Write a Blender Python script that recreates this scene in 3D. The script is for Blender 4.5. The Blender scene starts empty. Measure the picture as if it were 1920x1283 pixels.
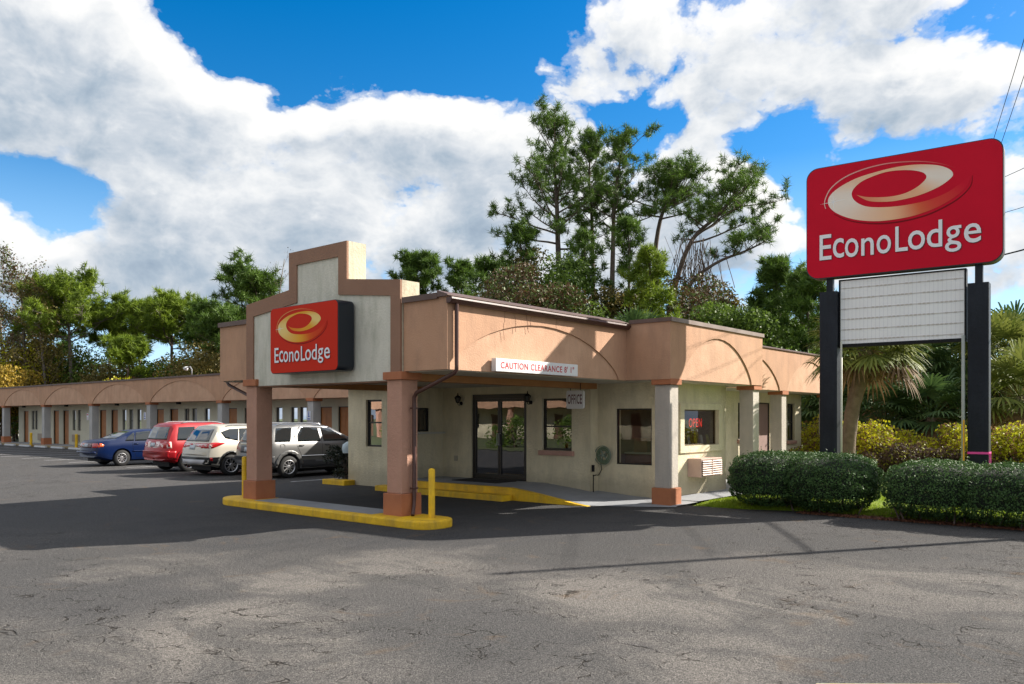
import bpy, bmesh, math, random
import numpy as np
from mathutils import Vector, Matrix
from mathutils.bvhtree import BVHTree
R = math.radians
sc = bpy.context.scene
col = sc.collection
PHI = R(40.3); CP, SP = math.cos(PHI), math.sin(PHI)
CAMH = 1.9; F = 1534.0

def at(px, D):
    """ground point seen at this bearing, D metres ahead"""
    r = (px - 960) / F * D
    return (CP * D + SP * r, SP * D - CP * r)

# ------------------------------------------------------------------ materials
MATS = {}
def nt(m):
    m.use_nodes = True
    t = m.node_tree
    for n in list(t.nodes): t.nodes.remove(n)
    return t
def node(t, typ, ins=None, **kw):
    n = t.nodes.new(typ)
    for k, v in kw.items(): setattr(n, k, v)
    if ins:
        for k, v in ins.items():
            s = n.inputs[k]
            if hasattr(v, 'links') or isinstance(v, bpy.types.NodeSocket): t.links.new(v, s)
            else: s.default_value = v
    return n
def c4(c): return (c[0], c[1], c[2], 1.0)
def out(t, sh):
    o = t.nodes.new('ShaderNodeOutputMaterial'); t.links.new(sh, o.inputs['Surface'])
def mixc(t, f, a, b, blend='MIX'):
    n = t.nodes.new('ShaderNodeMix'); n.data_type = 'RGBA'; n.blend_type = blend
    for idx, v in ((0, f), (6, a), (7, b)):
        if isinstance(v, bpy.types.NodeSocket): t.links.new(v, n.inputs[idx])
        else: n.inputs[idx].default_value = v if idx == 0 else (c4(v) if len(v) == 3 else v)
    return n.outputs[2]
def math_(t, op, a, b=None, clamp=False):
    n = t.nodes.new('ShaderNodeMath'); n.operation = op; n.use_clamp = clamp
    for i, v in enumerate((a, b)):
        if v is None: continue
        if isinstance(v, bpy.types.NodeSocket): t.links.new(v, n.inputs[i])
        else: n.inputs[i].default_value = v
    return n.outputs[0]
def ramp(t, fac, stops, interp='LINEAR'):
    n = t.nodes.new('ShaderNodeValToRGB'); n.color_ramp.interpolation = interp
    e = n.color_ramp.elements
    while len(e) < len(stops): e.new(0.5)
    for i, (p, c) in enumerate(stops):
        e[i].position = p
        e[i].color = (c, c, c, 1) if isinstance(c, (int, float)) else c4(c)
    t.links.new(fac, n.inputs[0])
    return n.outputs[0]
def noise(t, vec, scale, detail=4, rough=.55, dist=0):
    n = node(t, 'ShaderNodeTexNoise', {'Scale': scale, 'Detail': detail, 'Roughness': rough, 'Distortion': dist})
    if vec is not None: t.links.new(vec, n.inputs['Vector'])
    return n.outputs['Fac']
def geo_pos(t):
    return t.nodes.new('ShaderNodeNewGeometry').outputs['Position']
def scaled(t, vec, s):
    n = t.nodes.new('ShaderNodeMapping'); n.inputs['Scale'].default_value = s
    t.links.new(vec, n.inputs['Vector']); return n.outputs[0]

def mat(name, c, rough=.8, c2=None, scale=3, bump=0, bscale=60, metal=0, coat=0, streak=None, spec=.5, detail=5, grime=None):
    if name in MATS: return MATS[name]
    m = bpy.data.materials.new(name); t = nt(m)
    b = t.nodes.new('ShaderNodeBsdfPrincipled')
    b.inputs['Roughness'].default_value = rough; b.inputs['Metallic'].default_value = metal
    b.inputs['Coat Weight'].default_value = coat; b.inputs['Coat Roughness'].default_value = .03
    b.inputs['Specular IOR Level'].default_value = spec
    tc = t.nodes.new('ShaderNodeTexCoord').outputs['Object']
    base = None
    if c2 is not None:
        f = ramp(t, noise(t, tc, scale, detail, .62), [(.32, 0.0), (.68, 1.0)])
        base = mixc(t, f, c, c2)
    if streak is not None:
        f = ramp(t, noise(t, scaled(t, tc, (2.6, 2.6, .7)), 1.1, 7, .72), [(.45, 0.0), (.78, .65)])
        base = mixc(t, f, base if base is not None else c, streak)
    if grime is not None:      # splashed dirt along the foot of the wall
        sz = t.nodes.new('ShaderNodeSeparateXYZ'); t.links.new(tc, sz.inputs[0])
        gz = math_(t, 'ADD', sz.outputs[2], math_(t, 'MULTIPLY', noise(t, tc, 5.0, 7, .75), -.62))
        base = mixc(t, ramp(t, gz, [(.0, .45), (.30, 0.0)]), base if base is not None else c, grime)
    if base is not None: t.links.new(base, b.inputs['Base Color'])
    else: b.inputs['Base Color'].default_value = c4(c)
    if bump:
        bn = node(t, 'ShaderNodeBump', {'Strength': min(bump, 1), 'Distance': .02, 'Height': noise(t, tc, bscale, 3, .6)})
        t.links.new(bn.outputs[0], b.inputs['Normal'])
    out(t, b.outputs[0]); MATS[name] = m
    return m

def leafmat(name, dark, light, trans=.25, rough=.55, extra=None):
    if name in MATS: return MATS[name]
    m = bpy.data.materials.new(name); t = nt(m)
    g = t.nodes.new('ShaderNodeNewGeometry')
    tc = t.nodes.new('ShaderNodeTexCoord').outputs['Object']
    cn = noise(t, tc, .9, 3, .6)
    f = math_(t, 'ADD', math_(t, 'MULTIPLY', g.outputs['Random Per Island'], .6), math_(t, 'MULTIPLY', math_(t, 'SUBTRACT', cn, .3), 1.0), True)
    base = mixc(t, f, dark, light)
    if extra is not None:
        e = ramp(t, g.outputs['Random Per Island'], [(extra[1], 0.0), (extra[1] + .02, 1.0)])
        base = mixc(t, e, base, extra[0])
    d = node(t, 'ShaderNodeBsdfPrincipled', {'Base Color': base, 'Roughness': rough})
    d.inputs['Specular IOR Level'].default_value = .3
    tr = node(t, 'ShaderNodeBsdfTranslucent', {'Color': base})
    mx = node(t, 'ShaderNodeMixShader', {0: trans, 1: d.outputs[0], 2: tr.outputs[0]})
    out(t, mx.outputs[0]); MATS[name] = m
    return m

STU = mat('stucco_cream', (.76, .68, .49), .9, (.64, .57, .40), 1.3, 1, 20, streak=(.42, .38, .27), grime=(.25, .22, .16))
STUW = mat('stucco_white', (.72, .69, .60), .9, (.60, .58, .50), 1.1, .6, 26, streak=(.27, .29, .20))
TAN = mat('stucco_tan', (.54, .315, .20), .9, (.46, .262, .162), 1.2, .35, 34, streak=(.30, .18, .12))
TANIN = mat('stucco_tan_arch', (.61, .375, .25), .9, (.50, .295, .19), 1.8, .4, 34, streak=(.36, .22, .14))
BAND = mat('stucco_brown_band', (.31, .175, .115), .9, (.27, .15, .10), 1.5, .4, 30)
TERRA = mat('paint_terracotta', (.44, .165, .072), .8, (.37, .13, .06), 3, .3, 40)
COLP = mat('column_pink', (.50, .275, .195), .85, (.43, .235, .165), 2.2, .6, 18, streak=(.42, .24, .17))
COLG = mat('column_grey', (.50, .45, .39), .85, (.43, .39, .34), 2.2, .5, 22, streak=(.30, .28, .26))
COLW = mat('column_pale', (.46, .45, .44), .85, (.39, .385, .38), 2.2, .5, 22)
BROWN = mat('metal_brown', (.085, .035, .028), .4, (.06, .026, .02), 5)
TRIM = mat('roof_edge_brown', (.13, .075, .06), .5, (.09, .05, .04), 2)
TRIMG = mat('roof_edge_grey', (.30, .24, .22), .5, (.2, .15, .13), 2)
YEL = mat('paint_yellow', (.88, .55, .012), .65, (.72, .42, .012), 3.5, .7, 25, streak=(.16, .11, .05))
CONC = mat('concrete_walk', (.30, .31, .33), .9, (.24, .25, .27), 1.2, .5, 50)
CONCW = mat('concrete_white', (.62, .62, .60), .9, (.45, .45, .44), 3, .4, 40)
DARK = mat('frame_dark', (.012, .010, .009), .35)
BLACK = mat('black_metal', (.008, .008, .01), .55, spec=.2)
POST = mat('post_black', (.004, .006, .011), .45, (.009, .012, .02), 1.4, .3, 12, streak=(.022, .028, .04), spec=.25)
DOORM = mat('door_orange_brown', (.44, .17, .045), .5, (.33, .12, .03), 2.5)
DOORP = mat('door_mauve', (.30, .20, .18), .6, (.26, .17, .15), 3)
PINKM = mat('sill_pink', (.50, .29, .23), .7, (.42, .24, .19), 4)
ACM = mat('ac_pink', (.52, .37, .31), .6, (.44, .31, .26), 3)
GREYM = mat('grey_metal', (.30, .30, .31), .5)
WHITE = mat('white_sign', (.76, .76, .76), .5, (.70, .70, .71), 2)
LETW = mat('letter_white', (.80, .80, .84), .4)
REDTXT = mat('letter_red', (.50, .03, .04), .5)
BARK = mat('bark', (.14, .105, .085), .95, (.08, .06, .05), 6, .8, 20)
BARKG = mat('bark_grey', (.22, .19, .165), .95, (.13, .11, .09), 5, .8, 20)
PALMB = mat('palm_bark', (.21, .155, .11), .95, (.12, .085, .06), 5, 1, 25)
INT = mat('interior_brown', (.20, .11, .065), .8, (.10, .06, .04), 2)
INTW = mat('interior_pale', (.40, .36, .30), .8)
CURT = mat('curtain', (.5, .48, .43), .9)
TYRE = mat('tyre_rubber', (.012, .012, .013), .75)
RIM = mat('rim_alloy', (.50, .50, .52), .3, metal=.8)
PLAST = mat('plastic_dark', (.02, .022, .026), .5)
SIGNBLUE = mat('sign_blue', (.02, .06, .42), .5)

def glassmat(name, tint, glossy=.3, rough=.0, gcol=(.9, .93, 1)):
    if name in MATS: return MATS[name]
    m = bpy.data.materials.new(name); t = nt(m)
    tr = node(t, 'ShaderNodeBsdfTransparent', {'Color': c4(tint)})
    gl = node(t, 'ShaderNodeBsdfGlossy', {'Color': c4(gcol), 'Roughness': rough})
    tc = t.nodes.new('ShaderNodeTexCoord').outputs['Object']
    bn = node(t, 'ShaderNodeBump', {'Strength': .035, 'Distance': .02, 'Height': noise(t, tc, 2.2, 1)})
    t.links.new(bn.outputs[0], gl.inputs['Normal'])
    lw = node(t, 'ShaderNodeLayerWeight', {'Blend': glossy})
    f = math_(t, 'ADD', lw.outputs['Fresnel'], glossy * .55, True)
    mx = node(t, 'ShaderNodeMixShader', {0: f, 1: tr.outputs[0], 2: gl.outputs[0]})
    out(t, mx.outputs[0]); MATS[name] = m
    return m
GLASS = glassmat('window_glass', (.45, .45, .45), .22)
GLASSC = glassmat('window_glass_clear', (.75, .74, .70), .10)
CARGLASS = mat('car_glass', (.012, .016, .018), .03, spec=1.0, coat=.6)

# ------------------------------------------------------------------ mesh helpers
def tag(o, label=None, cat=None, group=None, kind=None):
    if label: o['label'] = label
    if cat: o['category'] = cat
    if group: o['group'] = group
    if kind: o['kind'] = kind
    return o
def empty(name, loc=(0, 0, 0), rz=0, label=None, cat=None, group=None):
    o = bpy.data.objects.new(name, None); col.objects.link(o)
    o.location = loc; o.rotation_euler = (0, 0, rz); o.empty_display_size = .2
    return tag(o, label, cat, group)
def link(name, me, m, parent=None, smooth=False):
    o = bpy.data.objects.new(name, me); col.objects.link(o)
    if m is not None:
        for x in (m if isinstance(m, (list, tuple)) else [m]): me.materials.append(x)
    if parent is not None: o.parent = parent
    if smooth: me.polygons.foreach_set('use_smooth', [True] * len(me.polygons))
    return o
def np_mesh(name, V, Fc, k):
    """V (n,3), Fc (m,k) faces"""
    me = bpy.data.meshes.new(name)
    n, m = len(V), len(Fc)
    me.vertices.add(n); me.vertices.foreach_set('co', np.asarray(V, np.float32).ravel())
    me.loops.add(m * k); me.loops.foreach_set('vertex_index', np.asarray(Fc, np.int32).ravel())
    me.polygons.add(m); me.polygons.foreach_set('loop_start', np.arange(0, m * k, k, dtype=np.int32))
    me.update(calc_edges=True); me.validate()
    return me

class MB:
    def __init__(s): s.v = []; s.f = []; s.mi = []; s.cur = 0
    def add(s, vs, fs):
        b = len(s.v); s.v += [tuple(p) for p in vs]; s.f += [tuple(b + i for i in f) for f in fs]; s.mi += [s.cur] * len(fs)
        return s
    def box(s, x0, x1, y0, y1, z0, z1):
        if x0 > x1: x0, x1 = x1, x0
        if y0 > y1: y0, y1 = y1, y0
        return s.add([(x0, y0, z0), (x1, y0, z0), (x1, y1, z0), (x0, y1, z0), (x0, y0, z1), (x1, y0, z1), (x1, y1, z1), (x0, y1, z1)],
                     [(0, 3, 2, 1), (4, 5, 6, 7), (0, 1, 5, 4), (1, 2, 6, 5), (2, 3, 7, 6), (3, 0, 4, 7)])
    def prism(s, pts, z0, z1):
        """plan polygon (ccw) extruded in z"""
        n = len(pts)
        return s.add([(x, y, z0) for x, y in pts] + [(x, y, z1) for x, y in pts],
                     [tuple(reversed(range(n))), tuple(range(n, 2 * n))] + [(i, (i + 1) % n, n + (i + 1) % n, n + i) for i in range(n)])
    def extr(s, pts, fn, a, b):
        """2d polygon pts; fn(u,v,w)->xyz ; extruded w from a to b"""
        n = len(pts)
        return s.add([fn(u, v, a) for u, v in pts] + [fn(u, v, b) for u, v in pts],
                     [tuple(reversed(range(n))), tuple(range(n, 2 * n))] + [(i, (i + 1) % n, n + (i + 1) % n, n + i) for i in range(n)])
    def tube(s, pts, rad, n=8, caps=True):
        pts = [Vector(p) for p in pts]; k = len(pts)
        if not isinstance(rad, (list, tuple)): rad = [rad] * k
        up = None; rings = []
        for i in range(k):
            d = (pts[min(i + 1, k - 1)] - pts[max(i - 1, 0)]).normalized()
            if up is None: up = d.orthogonal().normalized()
            up = (up - d * up.dot(d))
            up = up.normalized() if up.length > 1e-6 else d.orthogonal().normalized()
            w = d.cross(up)
            rings.append([pts[i] + (up * math.cos(2 * math.pi * j / n) + w * math.sin(2 * math.pi * j / n)) * rad[i] for j in range(n)])
        fs = [(i * n + j, i * n + (j + 1) % n, (i + 1) * n + (j + 1) % n, (i + 1) * n + j) for i in range(k - 1) for j in range(n)]
        if caps: fs += [tuple(reversed(range(n))), tuple(range((k - 1) * n, k * n))]
        return s.add([p for r_ in rings for p in r_], fs)
    def lathe(s, prof, n=24, axis='Z', c=(0, 0, 0)):
        """prof list of (r, h)"""
        vs = []
        for r_, h in prof:
            for j in range(n):
                a = 2 * math.pi * j / n
                p = (r_ * math.cos(a), r_ * math.sin(a), h)
                if axis == 'Y': p = (p[0], p[2], p[1])
                if axis == 'X': p = (p[2], p[0], p[1])
                vs.append((p[0] + c[0], p[1] + c[1], p[2] + c[2]))
        k = len(prof)
        fs = [(i * n + j, i * n + (j + 1) % n, (i + 1) * n + (j + 1) % n, (i + 1) * n + j) for i in range(k - 1) for j in range(n)]
        return s.add(vs, fs)
    def build(s, name, m, parent=None, smooth=False, bevel=0):
        me = bpy.data.meshes.new(name); me.from_pydata(s.v, [], s.f); me.update()
        bm = bmesh.new(); bm.from_mesh(me)
        for f, i in zip(bm.faces, s.mi): f.material_index = i
        bmesh.ops.recalc_face_normals(bm, faces=bm.faces)
        bm.to_mesh(me); bm.free()
        o = link(name, me, m, parent, smooth)
        if bevel:
            b = o.modifiers.new('b', 'BEVEL'); b.width = bevel; b.segments = 2; b.limit_method = 'ANGLE'
        return o

def smooth_angle(o, ang=40):
    me = o.data
    me.polygons.foreach_set('use_smooth', [True] * len(me.polygons))
    try: me.set_sharp_from_angle(angle=R(ang))
    except Exception: pass

def wall(mb, axis, c, thick, a0, a1, z0, z1, holes):
    """wall in plane axis=c; solid from c to c+thick; a along the other axis; holes (a0,a1,z0,z1) with reveals"""
    A = sorted(set([a0, a1] + [h[0] for h in holes] + [h[1] for h in holes]))
    Z = sorted(set([z0, z1] + [h[2] for h in holes] + [h[3] for h in holes]))
    def P(a, w, z): return (w, a, z) if axis == 'X' else (a, w, z)
    def solid(i, j):
        if i < 0 or j < 0 or i >= len(A) - 1 or j >= len(Z) - 1: return False
        ca, cz = (A[i] + A[i + 1]) / 2, (Z[j] + Z[j + 1]) / 2
        return not any(h[0] < ca < h[1] and h[2] < cz < h[3] for h in holes)
    w0, w1 = c, c + thick
    for i in range(len(A) - 1):
        for j in range(len(Z) - 1):
            if not solid(i, j): continue
            p, q, r_, s_ = A[i], A[i + 1], Z[j], Z[j + 1]
            for w in (w0, w1): mb.add([P(p, w, r_), P(q, w, r_), P(q, w, s_), P(p, w, s_)], [(0, 1, 2, 3)])
            if not solid(i - 1, j): mb.add([P(p, w0, r_), P(p, w1, r_), P(p, w1, s_), P(p, w0, s_)], [(0, 1, 2, 3)])
            if not solid(i + 1, j): mb.add([P(q, w0, r_), P(q, w1, r_), P(q, w1, s_), P(q, w0, s_)], [(0, 1, 2, 3)])
            if not solid(i, j - 1): mb.add([P(p, w0, r_), P(p, w1, r_), P(q, w1, r_), P(q, w0, r_)], [(0, 1, 2, 3)])
            if not solid(i, j + 1): mb.add([P(p, w0, s_), P(p, w1, s_), P(q, w1, s_), P(q, w0, s_)], [(0, 1, 2, 3)])

def arch_plate(a0, a1, z0, z1, arches, n=20):
    """outline of a fascia plate with arch notches: arches = (centre, half width, rise)"""
    pts = [(a0, z1), (a0, z0)]
    for c, hw, rise in sorted(arches):
        rad = (hw * hw + rise * rise) / (2 * rise)   # superellipse between segment and ellipse
        for i in range(n + 1):
            th = math.pi * i / n
            x = -math.cos(th)
            ze = rise * math.sqrt(max(0, 1 - x * x)); zs = rise * (1 - abs(x) ** 2)
            x_ = c + hw * x
            if a0 - 1e-4 <= x_ <= a1 + 1e-4:
                pts.append((min(max(x_, a0), a1), z0 + .55 * zs + .45 * ze))
    pts += [(a1, z0), (a1, z1)]
    o = []
    for p in pts:
        if not o or (abs(o[-1][0] - p[0]) > 1e-5 or abs(o[-1][1] - p[1]) > 1e-5): o.append(p)
    return o

def copy_thing(src, loc, rz, label, group=None, cat=None):
    def cp(o, par):
        c = o.copy(); col.objects.link(c)
        if par is not None: c.parent = par
        for ch in [x for x in col.objects if x.parent is o]: cp(ch, c)
        return c
    c = cp(src, None); c.location = loc; c.rotation_euler = (0, 0, rz); c['label'] = label
    if group: c['group'] = group
    if cat: c['category'] = cat
    return c

def text_mesh(body, w, h, offset=0.0, squeeze=None):
    """flat mesh text fitted to w x h, origin lower-left, in XY plane"""
    cu = bpy.data.curves.new('t', 'FONT'); cu.body = body; cu.space_character = 1.12 if len(body) > 1 else 1; cu.offset = offset; cu.resolution_u = 4
    cu.fill_mode = 'BOTH'; cu.extrude = .0
    ob = bpy.data.objects.new('t', cu); col.objects.link(ob)
    dg = bpy.context.evaluated_depsgraph_get()
    me = bpy.data.meshes.new_from_object(ob.evaluated_get(dg))
    bpy.data.objects.remove(ob)
    V = np.array([v.co[:] for v in me.vertices]); mn, mx = V.min(0), V.max(0)
    polys = [tuple(p.vertices) for p in me.polygons]
    V2 = [((v[0] - mn[0]) / (mx[0] - mn[0]) * w, (v[1] - mn[1]) / (mx[1] - mn[1]) * h) for v in V]
    return V2, polys
def add_text(mb, body, w, h, fn, offset=0.0, thick=.0):
    V2, polys = text_mesh(body, w, h, offset)
    mb.add([fn(u, v, 0) for u, v in V2], polys)
# ------------------------------------------------------------------ camera, light, sky
cam = bpy.data.cameras.new('camera'); co = bpy.data.objects.new('camera', cam); col.objects.link(co)
co.location = (0, 0, CAMH); co.rotation_euler = (R(90), 0, PHI - R(90))
cam.sensor_width = 36; cam.lens = F / 1920 * 36; cam.shift_y = 141.5 / 1920; cam.clip_end = 3000; cam.clip_start = .1
sc.camera = co
SUN = Vector((1, -.585, .735)).normalized()
sl = bpy.data.lights.new('sun', 'SUN'); sl.energy = 4.8; sl.angle = R(.5); sl.color = (1, .93, .82)
so = bpy.data.objects.new('sun', sl); col.objects.link(so)
so.rotation_euler = (-SUN).to_track_quat('-Z', 'Y').to_euler(); so.location = (30, -15, 30)

sc.view_settings.view_transform = 'Standard'; sc.view_settings.look = 'None'
sc.cycles.max_bounces = 6; sc.cycles.diffuse_bounces = 3; sc.cycles.glossy_bounces = 3; sc.cycles.transparent_max_bounces = 6
sc.view_settings.exposure = 1.12; sc.view_settings.gamma = 1

W = bpy.data.worlds.new('World'); sc.world = W; W.use_nodes = True
t = W.node_tree
for n in list(t.nodes): t.nodes.remove(n)
sky = t.nodes.new('ShaderNodeTexSky'); sky.sky_type = 'NISHITA'; sky.sun_disc = False
sky.sun_elevation = math.asin(SUN.z); sky.sun_rotation = math.atan2(SUN.x, SUN.y)
sky.air_density = 1.0; sky.dust_density = .3; sky.ozone_density = 2.0

# cloud field in (azimuth, elevation) of the world direction, zero azimuth along +X+Y
g = bpy.data.node_groups.new('cloud_field', 'ShaderNodeTree')
g.interface.new_socket('Vec', in_out='INPUT', socket_type='NodeSocketVector')
g.interface.new_socket('Density', in_out='OUTPUT', socket_type='NodeSocketFloat')
gi = g.nodes.new('NodeGroupInput'); go = g.nodes.new('NodeGroupOutput')
def ae(px, py):
    return (math.atan((px - 960) / F), math.atan((783 - py) / math.hypot(F, px - 960)))
# (px, py, rx, ry, weight): where the sky is clouded (+) or open (-)
BL = [(250, 250, 520, 190, .42), (60, 90, 330, 130, .42), (560, 420, 620, 190, .5), (860, 260, 190, 130, .45), (640, 290, 200, 120, .35),
      (640, 70, 330, 125, -.62), (920, 90, 190, 120, -.45), (110, 385, 220, 50, -.75), (60, 345, 150, 40, -.4), (1400, 75, 380, 110, .42), (1730, 90, 330, 120, .35), (1650, 215, 330, 60, .38), (1030, 130, 90, 75, .38),
      (1340, 330, 130, 130, .5), (1290, 420, 190, 110, .3), (1240, 205, 130, 34, -.55), (1490, 330, 75, 130, -.5), (1720, 330, 60, 30, -.1),
      (1900, 440, 130, 150, .3), (1480, 470, 50, 26, .35), (1650, 40, 120, 26, -.25), (1890, 605, 60, 45, -.55), (1480, 560, 70, 50, -.3),
      (330, 480, 500, 110, .25), (300, 520, 700, 90, .3), (980, 430, 230, 160, .4), (1360, 420, 110, 120, .25), (1470, 260, 120, 90, -.3), (1560, 250, 140, 40, -.2), (400, 300, 300, 120, .2), (1150, 60, 120, 60, .2), (950, 520, 300, 60, .3), (1300, 600, 500, 70, .2), (40, 30, 200, 90, .2),(1900, 30, 90, 60, -.35), (880, 10, 60, 16, .3), (560, 8, 50, 20, .35)]
acc = None
wn = node(g, 'ShaderNodeTexNoise', {'Scale': 5.0, 'Detail': 3.0, 'Roughness': .6}, noise_dimensions='2D'); g.links.new(gi.outputs[0], wn.inputs['Vector'])
wv = node(g, 'ShaderNodeVectorMath', operation='SUBTRACT'); g.links.new(wn.outputs['Color'], wv.inputs[0]); wv.inputs[1].default_value = (.5, .5, .5)
ws = node(g, 'ShaderNodeVectorMath', operation='MULTIPLY'); g.links.new(wv.outputs[0], ws.inputs[0]); ws.inputs[1].default_value = (.13, .09, 0)
wa = node(g, 'ShaderNodeVectorMath', operation='ADD'); g.links.new(gi.outputs[0], wa.inputs[0]); g.links.new(ws.outputs[0], wa.inputs[1])
for px, py, rx, ry, w in BL:
    a, e = ae(px, py)
    s1 = node(g, 'ShaderNodeVectorMath', operation='SUBTRACT'); g.links.new(wa.outputs[0], s1.inputs[0]); s1.inputs[1].default_value = (a, e, 0)
    s2 = node(g, 'ShaderNodeVectorMath', operation='MULTIPLY'); g.links.new(s1.outputs[0], s2.inputs[0]); s2.inputs[1].default_value = (F / rx, F / ry, 0)
    s3 = node(g, 'ShaderNodeVectorMath', operation='LENGTH'); g.links.new(s2.outputs[0], s3.inputs[0])
    mr = node(g, 'ShaderNodeMapRange', {'From Min': .35, 'From Max': 1.5, 'To Min': w, 'To Max': 0.0}, interpolation_type='SMOOTHSTEP')
    g.links.new(s3.outputs['Value'], mr.inputs['Value'])
    acc = mr.outputs[0] if acc is None else math_(g, 'ADD', acc, mr.outputs[0])
sq = node(g, 'ShaderNodeVectorMath', operation='MULTIPLY'); g.links.new(gi.outputs[0], sq.inputs[0]); sq.inputs[1].default_value = (1, 1.5, 1)
def noise2(scale, det, ro):
    n = node(g, 'ShaderNodeTexNoise', {'Scale': scale, 'Detail': det, 'Roughness': ro}, noise_dimensions='2D'); g.links.new(sq.outputs[0], n.inputs['Vector']); return n.outputs['Fac']
n1 = noise2(5.5, 8.0, .62); n2 = noise2(24, 5.0, .65)
def billow(scale, det):
    v = g.nodes.new('ShaderNodeTexVoronoi'); v.voronoi_dimensions = '2D'; v.feature = 'F1'; v.inputs['Scale'].default_value = scale
    v.inputs['Detail'].default_value = det; v.inputs['Roughness'].default_value = .55; v.inputs['Lacunarity'].default_value = 2.1
    wd = node(g, 'ShaderNodeVectorMath', operation='MULTIPLY_ADD'); g.links.new(wn.outputs['Color'], wd.inputs[0]); wd.inputs[1].default_value = (.10, .10, .1); g.links.new(sq.outputs[0], wd.inputs[2])
    g.links.new(wd.outputs[0], v.inputs['Vector']); return v.outputs['Distance']
b1 = billow(9.0, 4.0)
nn = math_(g, 'ADD', math_(g, 'MULTIPLY', math_(g, 'SUBTRACT', n1, .5), 1.35), math_(g, 'ADD', math_(g, 'MULTIPLY', math_(g, 'SUBTRACT', n2, .5), .30), math_(g, 'MULTIPLY', math_(g, 'SUBTRACT', .80, b1), .60)))
gs = g.nodes.new('ShaderNodeSeparateXYZ'); g.links.new(gi.outputs[0], gs.inputs[0])
far_ = ramp(g, math_(g, 'MULTIPLY', math_(g, 'ABSOLUTE', gs.outputs[0]), .5), [(.36, 0.0), (.52, .55)])  # cloud added out of view, behind and overhead, for a bright neutral fill
hi_ = ramp(g, gs.outputs[1], [(.50, 0.0), (.75, .45)])
low_ = ramp(g, gs.outputs[1], [(.0, .40), (.10, 0.0)])
acc = math_(g, 'ADD', math_(g, 'ADD', acc, low_), math_(g, 'MAXIMUM', far_, hi_))
dn = math_(g, 'ADD', math_(g, 'ADD', math_(g, 'MINIMUM', acc, .75), nn), .07)
g.links.new(dn, go.inputs[0])

tc = t.nodes.new('ShaderNodeTexCoord')
rot = node(t, 'ShaderNodeVectorRotate', {'Axis': (0, 0, 1), 'Angle': -PHI}, rotation_type='AXIS_ANGLE'); t.links.new(tc.outputs['Generated'], rot.inputs['Vector'])
sp = t.nodes.new('ShaderNodeSeparateXYZ'); t.links.new(rot.outputs[0], sp.inputs[0])
az = math_(t, 'MULTIPLY', math_(t, 'ARCTAN2', sp.outputs[1], sp.outputs[0]), -1.0)
el = math_(t, 'ARCSINE', sp.outputs[2])
cv = t.nodes.new('ShaderNodeCombineXYZ'); t.links.new(az, cv.inputs[0]); t.links.new(el, cv.inputs[1])
def fld(off):
    a = node(t, 'ShaderNodeVectorMath', operation='ADD'); t.links.new(cv.outputs[0], a.inputs[0]); a.inputs[1].default_value = off
    q = t.nodes.new('ShaderNodeGroup'); q.node_tree = g; t.links.new(a.outputs[0], q.inputs[0]); return q.outputs[0]
d0 = fld((0, 0, 0)); d1 = fld((.022, .030, 0))
cover = ramp(t, d0, [(.08, 0.0), (.19, .30), (.34, .88), (.50, 1.0)], 'EASE')
rel = math_(t, 'MULTIPLY', math_(t, 'SUBTRACT', d0, d1), .70)
lowb = ramp(t, el, [(.02, .20), (.26, 0.0)])
thick = math_(t, 'ADD', ramp(t, d0, [(.34, .03), (.62, .21), (1.1, .50)]), lowb)
lit = math_(t, 'ADD', math_(t, 'SUBTRACT', .80, thick), rel, True)
ccol = ramp(t, lit, [(.0, (.27, .35, .45)), (.22, (.38, .46, .55)), (.45, (.55, .60, .66)), (.70, (.76, .78, .80)), (1.0, (.94, .93, .91))])
hs = node(t, 'ShaderNodeHueSaturation', {'Hue': .503, 'Saturation': 1.52, 'Value': .92}); t.links.new(sky.outputs[0], hs.inputs['Color'])
hz = ramp(t, el, [(.0, 1.0), (.30, 0.0)])
skyc = mixc(t, hz, hs.outputs[0], mixc(t, .75, sky.outputs[0], (3.4, 5.6, 8.2)))
bg1 = node(t, 'ShaderNodeBackground', {'Color': skyc, 'Strength': .085})
bg2 = node(t, 'ShaderNodeBackground', {'Color': ccol, 'Strength': .53})
mx = node(t, 'ShaderNodeMixShader', {0: cover, 1: bg1.outputs[0], 2: bg2.outputs[0]})
W.cycles.sampling_method = 'MANUAL'; W.cycles.sample_map_resolution = 256
wo = t.nodes.new('ShaderNodeOutputWorld'); t.links.new(mx.outputs[0], wo.inputs['Surface'])

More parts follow.
